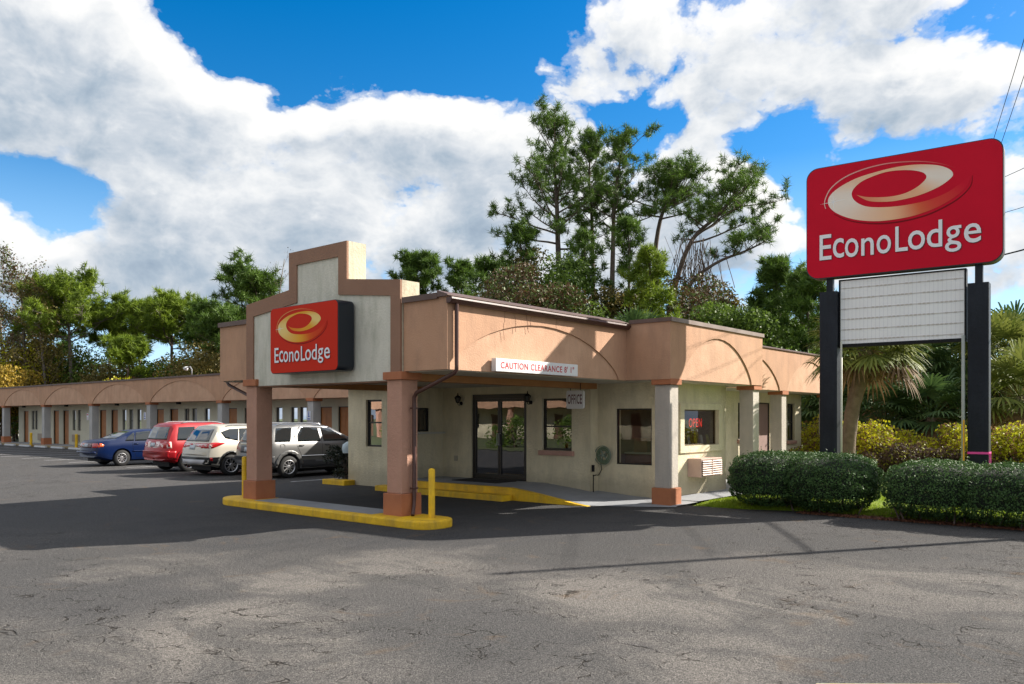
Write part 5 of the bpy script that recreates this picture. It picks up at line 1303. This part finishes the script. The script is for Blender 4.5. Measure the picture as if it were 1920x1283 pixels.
pine('medium pine between the small pine and the tall group', ground(925, 60), L3([(925, 850), (925, 640), (922, 540), (920, 515)], 60, 925), .16, .45, lambda u: 1.8 * (1 - u) ** .3 + .4, 22, blade=(30, .5, .07), clump=1.2)
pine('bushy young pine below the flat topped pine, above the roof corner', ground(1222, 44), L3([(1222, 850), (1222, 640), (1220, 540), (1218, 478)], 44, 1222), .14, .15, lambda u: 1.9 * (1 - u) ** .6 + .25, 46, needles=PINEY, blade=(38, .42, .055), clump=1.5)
pine('bushy pine at the right end of the trees behind the office', ground(1462, 47), L3([(1462, 850), (1462, 640), (1460, 560), (1458, 500)], 47, 1462), .15, .15, lambda u: 2.3 * (1 - u) ** .6 + .3, 52, blade=(42, .45, .06), clump=1.5)
pine('young pine growing just left of the left sign post', ground(1515, 44), L3([(1515, 850), (1515, 640), (1514, 570), (1513, 530)], 44, 1515), .12, .15, lambda u: 1.9 * (1 - u) ** .6 + .3, 40, blade=(42, .45, .06), clump=1.5)
for px, d, top, w_, lab in ((975, 51, 440, 2.0, 'short pine below the long left limbs of the tallest pine'), (1095, 50, 450, 1.6, 'half height pine between the tall trunks'), (1178, 49, 430, 1.5, 'half height pine right of the bare lower trunk')):
    pine(lab, ground(px, d), L3([(px, 850), (px, 640), (px + 2, top + 60), (px, top)], d, px), .14, .30, lambda u: w_ * (1 - u) ** .5 + .35, 34, group=GT, blade=(30, .46, .055), clump=1.1)
# vines hanging from the leaning pine
mb = MB()
x, y = at(1300, D - 2.5)
for i in range(150):
    a = rnd.uniform(0, 6.28); px_ = rnd.gauss(1305, 22); z1 = rnd.uniform(8, 13.5); s = (D - 2.5) / F
    p = Vector((x, y, 0)) + RV * ((px_ - 1300) * s) + DV * rnd.uniform(-1, 1) + Vector((0, 0, z1))
    mb.tube(bend(p, (rnd.uniform(-.25, .25), rnd.uniform(-.25, .25), -1), rnd.uniform(1.5, 5), -.2, 6, .22), rnd.uniform(.012, .03), 3, False)
tag(mb.build('hanging_vine', mat('vine_brown', (.12, .08, .055), .9)), 'tangle of bare brown vines hanging from the leaning pine', 'vine')
# lower trees behind the office: px, D, height, width, leaf material, text
low = [(955, 50, 11.6, 6.0, LEAFO, 'mixed brown and green bushy tree under the leftmost tall pine'),
       (1000, 46, 9.8, 5.0, LEAFB, 'rust brown leafed tree below the leftmost tall pine trunk'),
       (1085, 48, 10.8, 5.5, LEAFG, 'dark green round tree between the tall pine trunks'),
       (1165, 48, 9.6, 4.6, LEAFO, 'olive brown shrubby tree behind the roof, right of the pine trunks'),
       (1285, 47, 9.6, 5.0, LEAFB, 'brown vine covered tree under the leaning pine'),
       (1345, 44, 7.6, 4.6, LEAFG, 'green leafy tree under the leaning pine limb'),
       (1400, 43, 7.0, 4.6, LEAFG, 'green bushy tree behind the office roof corner'),
       (905, 56, 9.8, 5.6, LEAFG, 'green tree showing above the canopy roof gutter'),
       (840, 58, 9.0, 5.4, LEAFO, 'olive green tree showing just right of the gable'),
       (1345, 58, 10.5, 6.0, LEAFO, 'olive tree far back behind the leaning pine'),
       (1480, 52, 10.2, 6.0, LEAFG, 'dark green tree behind the bushy pine near the left sign post'),
       (1540, 46, 7.2, 5.5, LEAFG, 'green tree behind the left sign post')]
for px, d, h, w, m, lab in low: bushy(lab, ground(px, d), h * 1.06, w * 1.15, 13000, .19, m, 'broadleaf_tree', group='lower trees behind the office', nlobe=24)
bare('broken pale tree trunk with brown twigs behind the canopy roof', ground(1003, 44), 6.6, 1.2, LEAFB, 200, .15, 'dead_tree', .16)

# trees behind the room wing
GW = 'trees behind the room wing'
def lp(px, top, d, rad_, cr, nl, lab, m=PINEY, asym=0, bl=(36, .55, .07), clump=1.35, r0=.22, bark=BARKG, lean=0):
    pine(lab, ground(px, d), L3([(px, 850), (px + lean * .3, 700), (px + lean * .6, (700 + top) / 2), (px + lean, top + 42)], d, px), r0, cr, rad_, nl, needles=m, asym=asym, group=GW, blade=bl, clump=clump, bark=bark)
lp(137, 520, 72, lambda u: 4.6 * (1 - u) ** .45 + .5, .52, 42, 'broad domed pine with a pale trunk, largest behind the left of the wing', lean=-14, asym=.15)
lp(205, 572, 76, lambda u: 2.6 * (1 - u) ** .4 + .5, .50, 26, 'pine just right of the largest domed pine', r0=.16, bark=BARK)
lp(262, 552, 74, lambda u: 3.0 * (1 - u) ** .45 + .5, .50, 34, 'pine in the middle of the row behind the wing', r0=.18, bark=BARK)
lp(322, 550, 72, lambda u: 3.6 * (1 - u) ** .40 + .5, .50, 38, 'wide pine right of the middle of the row behind the wing', r0=.2, bark=BARK)
lp(400, 568, 70, lambda u: 3.0 * (1 - u) ** .45 + .5, .45, 34, 'darker pine behind the wing near the canopy', m=PINE, r0=.18, bark=BARK)
lp(440, 575, 64, lambda u: 2.6 * (1 - u) ** .45 + .5, .40, 30, 'pine partly hidden by the left canopy corner', m=PINE, r0=.17, bark=BARK)
lp(482, 505, 58, lambda u: 2.9 * (1 - u) ** .30 + .2, .70, 26, 'flat topped pine just left of the stepped gable', m=PINE, r0=.2, bark=BARK, asym=-.2)
lp(240, 640, 66, lambda u: 2.0 * (1 - u) ** .5 + .4, .3, 24, 'small young pine in front of the wing row of pines', r0=.1, bark=BARK)
lp(95, 560, 80, lambda u: 2.8 * (1 - u) ** .5 + .5, .4, 26, 'pine behind the brown bare trees on the far left', m=PINE, r0=.16, bark=BARK)
bare('tall bare brown cypress at the left edge of the photo', ground(12, 74), 15.8, 3.4, LEAFB, 6500, .2, 'bare_tree', .2, GW)
bare('grey twiggy bare cypress second from the left edge', ground(55, 72), 14.2, 3.0, LEAFB, 3200, .18, 'bare_tree', .2, GW)
bare('brown bare cypress left of the largest domed pine', ground(96, 70), 12.4, 2.6, LEAFO, 5200, .2, 'bare_tree', .17, GW)
bare('dark trunked brown tree on the far left behind the wing', ground(30, 78), 14.0, 3.8, LEAFO, 7500, .25, 'bare_tree', .2, GW)
bare('leafless brown treetop rising beside the stepped gable', ground(502, 57), 13.2, 1.7, LEAFB, 160, .12, 'bare_tree', .17, GW)
ws = [(2, 66, 5.6, 4.4, LEAFGOLD, 'golden leafed shrub tree at the extreme left above the wing roof'), (32, 72, 8.0, 5, LEAFY, 'yellow green tree at the far left above the wing roof'),
      (70, 74, 8.0, 5, LEAFO, 'olive tree between the bare trunks on the left'), (112, 76, 7.2, 5, LEAFB, 'brown leafed tree left of the pale pine trunk'),
      (165, 74, 8.0, 6, LEAFG, 'green bushy tree right of the pale pine trunk'), (215, 70, 5.8, 4.5, LEAFO, 'low olive bush tree above the third wing arch'),
      (262, 78, 6.0, 5, LEAFG, 'low green tree above the fourth wing arch'), (310, 70, 6.2, 5, LEAFG, 'dark low tree above the nearest wing arch'),
      (352, 68, 6.6, 5, LEAFG, 'green low tree near the wing roof floodlight'), (392, 66, 7.2, 5.5, LEAFO, 'olive tree left of the canopy corner'),
      (425, 70, 7.6, 5.5, LEAFG, 'green tree directly behind the left canopy corner'), (250, 66, 4.9, 4, LEAFY, 'yellowish low bush between the thin pine trunks')]
for px, d, h, w, m, lab in ws: bushy(lab, ground(px, d), h * 1.02, w * 1.5, 11000, .23, m, 'broadleaf_tree', group=GW, nlobe=26)
bushy('dark shrub at the far end of the wing walkway', ground(26, 62), 2.0, 1.4, 1200, .1, LEAFG, 'shrub', 'shrub', nlobe=8)
mb = MB(); x, y = at(22, 84); mb.box(x, x + 6, y - 1, y + 9, 0, 3.0); tag(mb.build('white_shed', mat('wall_white', (.65, .66, .66), .8, (.55, .56, .56), 1)), 'white low building beyond the far end of the wing walkway', 'building')
mb = MB(); x, y = at(17, 61); mb.tube([(x, y, 0), (x, y, 2.6)], .11, 10); mb.tube([(x, y + .5, 2.2), (x, y - .3, 2.3)], .05, 6); tag(mb.build('red_post', mat('post_red', (.45, .06, .03), .6)), 'rust red post at the far end of the wing walkway', 'post')
# dark shrub with a pale bag beside the drive-up wall
SB = bushy('dark leafy shrub beside the drive-up wall and the grey SUV', (14.9, 19.0, 0), 1.05, 1.1, 2600, .07, leafmat('leaf_dark', (.008, .012, .008), (.03, .04, .02), .1), 'shrub', 'shrub', nlobe=12, trunk=.02, stems=4)
mb = MB(); mb.lathe([(.14, 0), (.17, .12), (.15, .24), (.07, .30), (.02, .33)], 14, 'Z', (14.86, 18.78, .88)); tag(mb.build('plastic_bag', mat('bag_pale', (.5, .6, .66), .5), smooth=True), 'pale blue bag resting on the dark shrub by the drive-up wall', 'bag')

# fan palms
def palm(label, loc, trunk, r0, nf, size, m, dead=10, group=None, name='cabbage_palm', spread=1.0, deadm=PALMD):
    root = empty(name, loc, 0, label, 'palm', group); T = smoothline([tuple(p) for p in trunk], 4)
    mb = MB(); rr_ = [r0 * (1.12 - .12 * min(1, i / 3)) * (1 + .05 * (i % 2)) for i in range(len(T))]; mb.tube(T, rr_, 12)
    top = T[-1]
    for i in range(18):     # old leaf boots under the crown
        a = i * 2.4; z = -.05 - .06 * i
        mb.tube([top + Vector((r0 * .8 * math.cos(a), r0 * .8 * math.sin(a), z)), top + Vector((r0 * 1.7 * math.cos(a), r0 * 1.7 * math.sin(a), z + .2))], [.035, .015], 4)
    mb.build('trunk', PALMB, root, True)
    def fronds(n, lo, hi, mm, nm, drp):
        V = []; Fc = []; st_ = MB()
        for i in range(n):
            az = i * 2.39996 + rnd.uniform(-.2, .2); el = lo + (hi - lo) * ((i + .5) / n) + rnd.uniform(-.12, .12)
            h = Vector((math.cos(az), math.sin(az), 0)); d = h * math.cos(el) + Vector((0, 0, math.sin(el)))
            pl_ = size * rnd.uniform(.75, 1.1) * spread; P0 = top + h * r0 * .5
            P1 = P0 + d * pl_ * .6; dn_ = (d + Vector((0, 0, -.28))).normalized(); P2 = P1 + dn_ * pl_ * .4
            st_.tube([P0, P1, P2], [.02, .014, .01], 4, False)
            side = dn_.cross(Vector((0, 0, 1))); side = side.normalized() if side.length > .1 else Vector((1, 0, 0)); nu = side.cross(dn_).normalized()
            nb_ = 22; fr_ = size * rnd.uniform(.75, 1.0)
            for k in range(nb_):
                t_ = (k / (nb_ - 1) - .5) * 2; a = t_ * 2.0
                bd = (dn_ * math.cos(a) + side * math.sin(a) + nu * (-.25 * abs(t_) + rnd.uniform(-.08, .08))).normalized()
                Lb = fr_ * (1 - .25 * abs(t_)) * rnd.uniform(.85, 1.1); wv_ = bd.cross(nu).normalized() * (.035 * size)
                q0 = P2; q1 = P2 + bd * Lb * .5; q2 = P2 + bd * Lb * .8 + Vector((0, 0, -drp * Lb * .22)); q3 = P2 + bd * Lb * .95 + Vector((0, 0, -drp * Lb * .5))
                b = len(V)
                V += [q0 - wv_ * .2, q0 + wv_ * .2, q1 + wv_, q1 - wv_, q2 + wv_ * .6, q2 - wv_ * .6, q3 + wv_ * .08, q3 - wv_ * .08]
                Fc += [(b, b + 1, b + 2, b + 3), (b + 3, b + 2, b + 4, b + 5), (b + 5, b + 4, b + 6, b + 7)]
        link(nm, np_mesh(nm, np.array([tuple(v) for v in V]), np.array(Fc), 4), mm, root)
        st_.build('leaf_stalk', mm, root)
    fronds(nf, -.35, 1.45, m, 'crown', .45)
    if dead: fronds(dead, -.60, -.20, deadm, 'dead_fronds', .7)
    return root
D = 23.5
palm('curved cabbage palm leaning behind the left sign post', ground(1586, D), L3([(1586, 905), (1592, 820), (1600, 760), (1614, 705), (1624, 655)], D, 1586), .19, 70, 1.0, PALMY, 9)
GP = 'palms behind the sign'
for px, d, tz, sz, nf, m, lab in ((1702, 31, 3.5, 1.25, 40, PALM, 'dark green palm behind the message board, right of the leaning palm'), (1765, 33, 4.1, 1.35, 44, PALM, 'tall dark palm between the two sign posts'),
        (1745, 28, 1.9, 1.1, 34, PALM, 'low palm with drooping grey fronds below the message board'), (1660, 29, 1.7, 1.1, 34, PALM, 'low dark palm right of the leaning palm trunk'), (1800, 30, 2.4, 1.2, 34, PALM, 'low palm directly left of the right sign post'),
        (1878, 30, 3.9, 1.3, 44, PALMY, 'sunlit palm right of the right sign post'), (1915, 27, 2.6, 1.2, 36, PALMY, 'palm cut off by the right edge of the photo'), (1900, 35, 4.6, 1.4, 34, PALM, 'farther palm behind the sunlit palm on the right'),
        (1560, 33, 2.0, 1.2, 34, PALM, 'low dark palm behind the left sign post'), (1520, 35, 2.4, 1.2, 34, PALM, 'dark palm beyond the end of the office wall'), (1190, 34, 4.6, 1.2, 40, PALM, 'palm crown showing above the office roof'),
        (1615, 34, 3.0, 1.3, 34, PALM, 'dark palm straight behind the leaning palm crown')):
    palm(lab, ground(px, d), [Vector((0, 0, -.05)), Vector((.05, 0, tz * .5)), Vector((.1, .05, tz))], .17, nf, sz, m, 8 if tz > 1.8 else 14, None if px == 1190 else GP)
bk = [(1530, 40, 5.2, 6), (1600, 42, 5.6, 6), (1670, 42, 6.2, 6.5), (1740, 43, 6.4, 6.5), (1805, 42, 5.6, 6), (1850, 44, 4.6, 5), (1905, 42, 4.4, 5)]
nm_ = ['beyond the end of the office', 'behind the left sign post and palm', 'behind the message board left half', 'behind the message board right half', 'behind the right sign post', 'just right of the right sign post', 'at the right edge of the photo']
for (px, d, h, w), q_ in zip(bk, nm_): bushy('dark green thicket tree ' + q_, ground(px, d), h, w, 4200, .20, LEAFG, 'broadleaf_tree', group='thicket behind the palms', nlobe=20, z0=.1)
# yellow green creeper mounds
cm = [(1515, 30, 1.75, 2.4), (1555, 28, 1.3, 2.0), (1625, 25.5, 1.7, 2.3), (1690, 26, 1.35, 2.2), (1750, 25, 1.1, 2.0), (1800, 24.5, 1.95, 1.9), (1855, 24, 1.2, 2.2), (1905, 23, 1.45, 2.6), (1960, 22, 1.5, 2.6)]
qn = ['by the end column of the office', 'just left of the left sign post', 'at the foot of the leaning palm', 'under the left half of the message board', 'under the right half of the message board', 'left of the right sign post', 'right of the right sign post', 'near the right edge of the photo', 'cut by the right edge of the photo']
for (px, d, h, w), q_ in zip(cm, qn): bushy('yellow green creeper covered shrub ' + q_, ground(px, d), h, w, 5200, .095, LEAFY, 'shrub', 'shrub', 'yellow green shrubs behind the hedges', .03, 18, .12, stems=3)

for px, d, h, w, q_ in ((1655, 24.6, .95, 1.9, 'at the foot of the leaning palm, right side'), (1722, 24.4, 1.0, 2.0, 'below the middle of the message board'), (1775, 24.0, .9, 1.7, 'left of the yellow stake'), (1880, 22.6, .9, 1.8, 'right of the right sign post')):
    bushy('dull purplish brown low shrub ' + q_, ground(px, d), h, w, 4500, .085, leafmat('leaf_purple_brown', (.05, .032, .028), (.17, .105, .07), .2, extra=((.30, .30, .04), .80)), 'shrub', 'shrub', 'brown shrubs behind the hedges', .03, 14, .1, stems=3)
# clipped hedges
def hedge(label, lob, n, group='clipped hedges beside the lot'):
    cx = sum(l[0] for l in lob) / len(lob); cy = sum(l[1] for l in lob) / len(lob)
    root = empty('hedge', (cx, cy, 0), 0, label, 'hedge', group); bm = bmesh.new(); pts = []; nrms = []
    def inside(P, skip, sh):
        r_ = np.zeros(len(P), bool)
        for j, (x, y, z, a, b, c_) in enumerate(lob):
            if j == skip: continue
            q = np.abs((P - np.array([x - cx, y - cy, z])) / np.array([a, b, c_])); r_ |= ((q ** 2.8).sum(1) < sh)
        return r_
    tot = sum(a * b + (a + b) * c_ for _, _, _, a, b, c_ in lob)
    for j, (x, y, z, a, b, c_) in enumerate(lob):
        k = int(n * (a * b + (a + b) * c_) / tot); d = rdir(k); s = (np.abs(d) ** 2.8).sum(1, keepdims=True) ** (-1 / 2.8)
        P = d * s
        gp = np.sin(P[:, 0] * 5.1 + j) * np.sin(P[:, 1] * 6.3 + 2 * j) * np.sin(P[:, 2] * 7.7 + P[:, 0] * 3)
        wob = 1 + .02 * np.sin(P[:, 1:2] * 17 + P[:, 2:3] * 11) + .035 * np.sin(P[:, :1] * 9 + y) * np.sin(P[:, 1:2] * 8 + x) + .03 * np.sin(P[:, 2:3] * 14 + P[:, :1] * 6)
        dep = rng.random((k, 1)) ** 2.2 * .09
        Q = P * wob * (np.array([a, b, c_]) - dep) + np.array([x - cx, y - cy, z]); nr = unit(P / np.array([a, b, c_]))
        keep = ~inside(Q, j, .80) & (Q[:, 2] > .03 + .20 * rng.random(k) ** 1.6 * (Q[:, 2] < .4))
        pts.append(Q[keep]); nrms.append(nr[keep])
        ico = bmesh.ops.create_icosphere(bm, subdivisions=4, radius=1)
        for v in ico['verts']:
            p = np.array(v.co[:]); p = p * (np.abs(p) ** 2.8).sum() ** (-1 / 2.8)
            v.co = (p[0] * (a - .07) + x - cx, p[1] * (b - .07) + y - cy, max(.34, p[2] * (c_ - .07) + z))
    me = bpy.data.meshes.new('core'); bm.to_mesh(me); bm.free(); link('core', me, CORE, root, True)  # opaque core added to block light, its near-black colour painted as inner shade
    P = np.vstack(pts); Nn = np.vstack(nrms)
    # stray shoots beyond the clipped surface
    sel = rng.integers(0, len(P), 260); ex = []
    for i in sel:
        L_ = rng.uniform(.03, .11); ex += [(P[i] + (Nn[i] * .6 + np.array([0, 0, .5])) * L_ * u) for u in (.4, .7, 1.0)]
    P = np.vstack([P, np.array(ex)]); Nn = np.vstack([Nn, np.repeat(Nn[sel], 3, axis=0)])
    link('foliage', leaf_mesh('foliage', P , .040, Nn, .9, .62), HEDGE, root)
    mb = MB()
    for x, y, z, a, b, c_ in lob:
        for i in range(int(14 * b)):
            p = Vector((x - cx + rnd.uniform(-.6, .6) * a, y - cy + rnd.uniform(-.85, .85) * b, -.02))
            mb = MB(); mb.tube(bend(p, (rnd.uniform(-.5, .5), rnd.uniform(-.5, .5), 1), .5, 0, 3, .15), [.022, .018, .014, .01], 4, False); mb.build('stem', BARK, root)
    return root
hedge('clipped dark green rounded hedge nearest the office', [(16.66, 6.95, .62, .95, .80, .56), (16.78, 5.75, .60, 1.05, .85, .56), (17.1, 6.4, .66, 1.05, .9, .50)], 60000)
hedge('long clipped dark green hedge in front of the sign posts, cut by the right edge', [(16.60, 3.75, .58, .92, .90, .53), (16.58, 2.5, .56, .95, 1.0, .53), (16.54, 1.1, .55, .92, 1.0, .49), (16.54, -.3, .55, .9, 1.0, .48)], 75000)
# grass blades and fallen leaves
def blades(name, n, fn, h, w, m):
    P = fn(n); n = len(P); d = unit(np.hstack([rng.normal(size=(n, 2)) * .35, np.ones((n, 1))])); s = unit(np.cross(d, rdir(n))) * w
    H = h * rng.uniform(.5, 1.2, (n, 1)); V = np.empty((n, 3, 3)); V[:, 0] = P - s; V[:, 1] = P + s; V[:, 2] = P + d * H
    o = link(name, np_mesh(name, V.reshape(-1, 3), np.arange(n * 3).reshape(-1, 3), 3), m); return tag(o, None, None, None, 'stuff')
def lawn_pts(n):
    Y = rng.uniform(-2, 8.45, n); x0 = 16.45 - .5 * np.clip((Y - 6.2) / 1.2, 0, 1); P = np.column_stack([x0 + 4.5 * rng.random(n) ** 1.6, Y, np.zeros(n)]); P[:, 2] = .01 + .07 * np.minimum(1, (P[:, 0] - x0) / .8); P[:, 2] -= .05 * (P[:, 1] > 8.2)
    return P
o = blades('grass', 60000, lawn_pts, .06, .006, GRASS); tag(o, 'short bright green grass around the clipped hedges', 'grass')
n = 5000; P = np.column_stack([15.95 + np.abs(rng.normal(size=n)) * .30, rng.uniform(-1, 6.2, n), np.full(n, .055)]); P[:, 2] = np.where(P[:, 0] < 16.4, .012, .02 + .09 * np.minimum(1, (P[:, 0] - 16.4) / .8))
o = link('leaf_litter', leaf_mesh('leaf_litter', P, .055, np.tile([[0, 0, 1.]], (n, 1)), 1.5), leafmat('litter', (.09, .035, .02), (.22, .10, .06), 0)); tag(o, 'fallen reddish brown leaves along the foot of the hedges', 'fallen leaves', None, 'stuff')

# utility poles and wires
def rd(r_, d_): return Vector((CP * d_ + SP * r_, SP * d_ - CP * r_, 0))
P1 = rd(14.85, 26); P2 = Vector((21.0, -1.35, 0)); P3 = rd(-3.8, -12)
for p, h, lab in ((P1, 9.7, 'wooden utility pole standing behind the right sign post'), (P2, 10.0, 'wooden utility pole beside the lot entrance, out of frame to the right'), (P3, 9.7, 'wooden utility pole behind the viewer')):
    u = empty('utility_pole', p, 0, lab, 'utility pole'); mb = MB(); mb.tube([(0, 0, -.05), (0, 0, h)], [.12, .07], 10); mb.build('pole', BARKG, u, True)
def wire(a, b, sag, r_, lab):
    mb = MB(); mb.tube([a.lerp(b, i / 16) - Vector((0, 0, sag * 4 * (i / 16) * (1 - i / 16))) for i in range(17)], r_, 4, False); tag(mb.build('power_line', BLACK), lab, 'cable')
Z = lambda z: Vector((0, 0, z))
wire(P1 + Z(9.3), P3 + Z(9.4), .35, .008, 'thin overhead cable meeting the top right corner of the red sign')
wire(P1 + Z(8.6), P3 + Z(8.6), .3, .007, 'thin overhead cable just right of the red sign, below the first')
wire(P1 + Z(9.2), P2 + Z(9.4), .2, .010, 'thin cable leaving the red sign to the right, at its upper corner')
wire(P1 + Z(8.2), P2 + Z(8.0), .25, .010, 'thin cable leaving the red sign to the right, at its middle')
wire(P1 + Z(6.9), P2 + Z(7.0), .25, .028, 'thick black cable leaving the lower right corner of the red sign')

# what the glass mirrors: the other side of the lot
ow = empty('opposite_wing', (-24, 38, 0), 0, 'long tan and cream motel wing across the lot', 'building')
mb = MB(); mb.box(-6, 0, -22, 24, 0, 2.7); mb.build('wall', STU, ow)
mb = MB(); mb.box(-6.2, 2, -23, 25, 2.72, 4.0); mb.build('fascia', TAN, ow)
for k in range(7):
    mb = MB(); mb.box(1.4, 1.8, -21 + 7.3 * k, -20.6 + 7.3 * k, 0, 2.7); mb.build('column', COLP, ow)
    mb = MB(); mb.box(.002, .03, -18 + 7.3 * k, -17.1 + 7.3 * k, .05, 2.2); mb.build('door', INT, ow)
    mb = MB(); mb.box(.002, .03, -15.5 + 7.3 * k, -14.2 + 7.3 * k, 1, 2.2); mb.build('window', DARK, ow)
for i, (x, y) in enumerate(((-6, 27), (-7, 33), (-6.5, 39))): bushy(('round dark shrub across the lot, nearest', 'round dark shrub across the lot, middle one', 'round dark shrub across the lot, farthest')[i], (x, y, 0), 1.7, 3.4, 2500, .14, LEAFG, 'shrub', 'shrub', 'shrubs across the lot', nlobe=14, z0=.1)
for i, (x, y) in enumerate(((-33, 30), (-34, 44), (-20, 8), (-36, 60))):
    pine(('pine across the lot behind the opposite wing, first', 'pine across the lot behind the opposite wing, second', 'lone pine across the lot, nearest the road', 'pine across the lot behind the opposite wing, third')[i], (x, y, 0), [Vector((0, 0, 0)), Vector((.2, 0, 6)), Vector((0, .2, 13))], .2, .45, lambda u: 3 * (1 - u) ** .5 + .5, 24, group='pines across the lot', blade=(26, .6, .09))
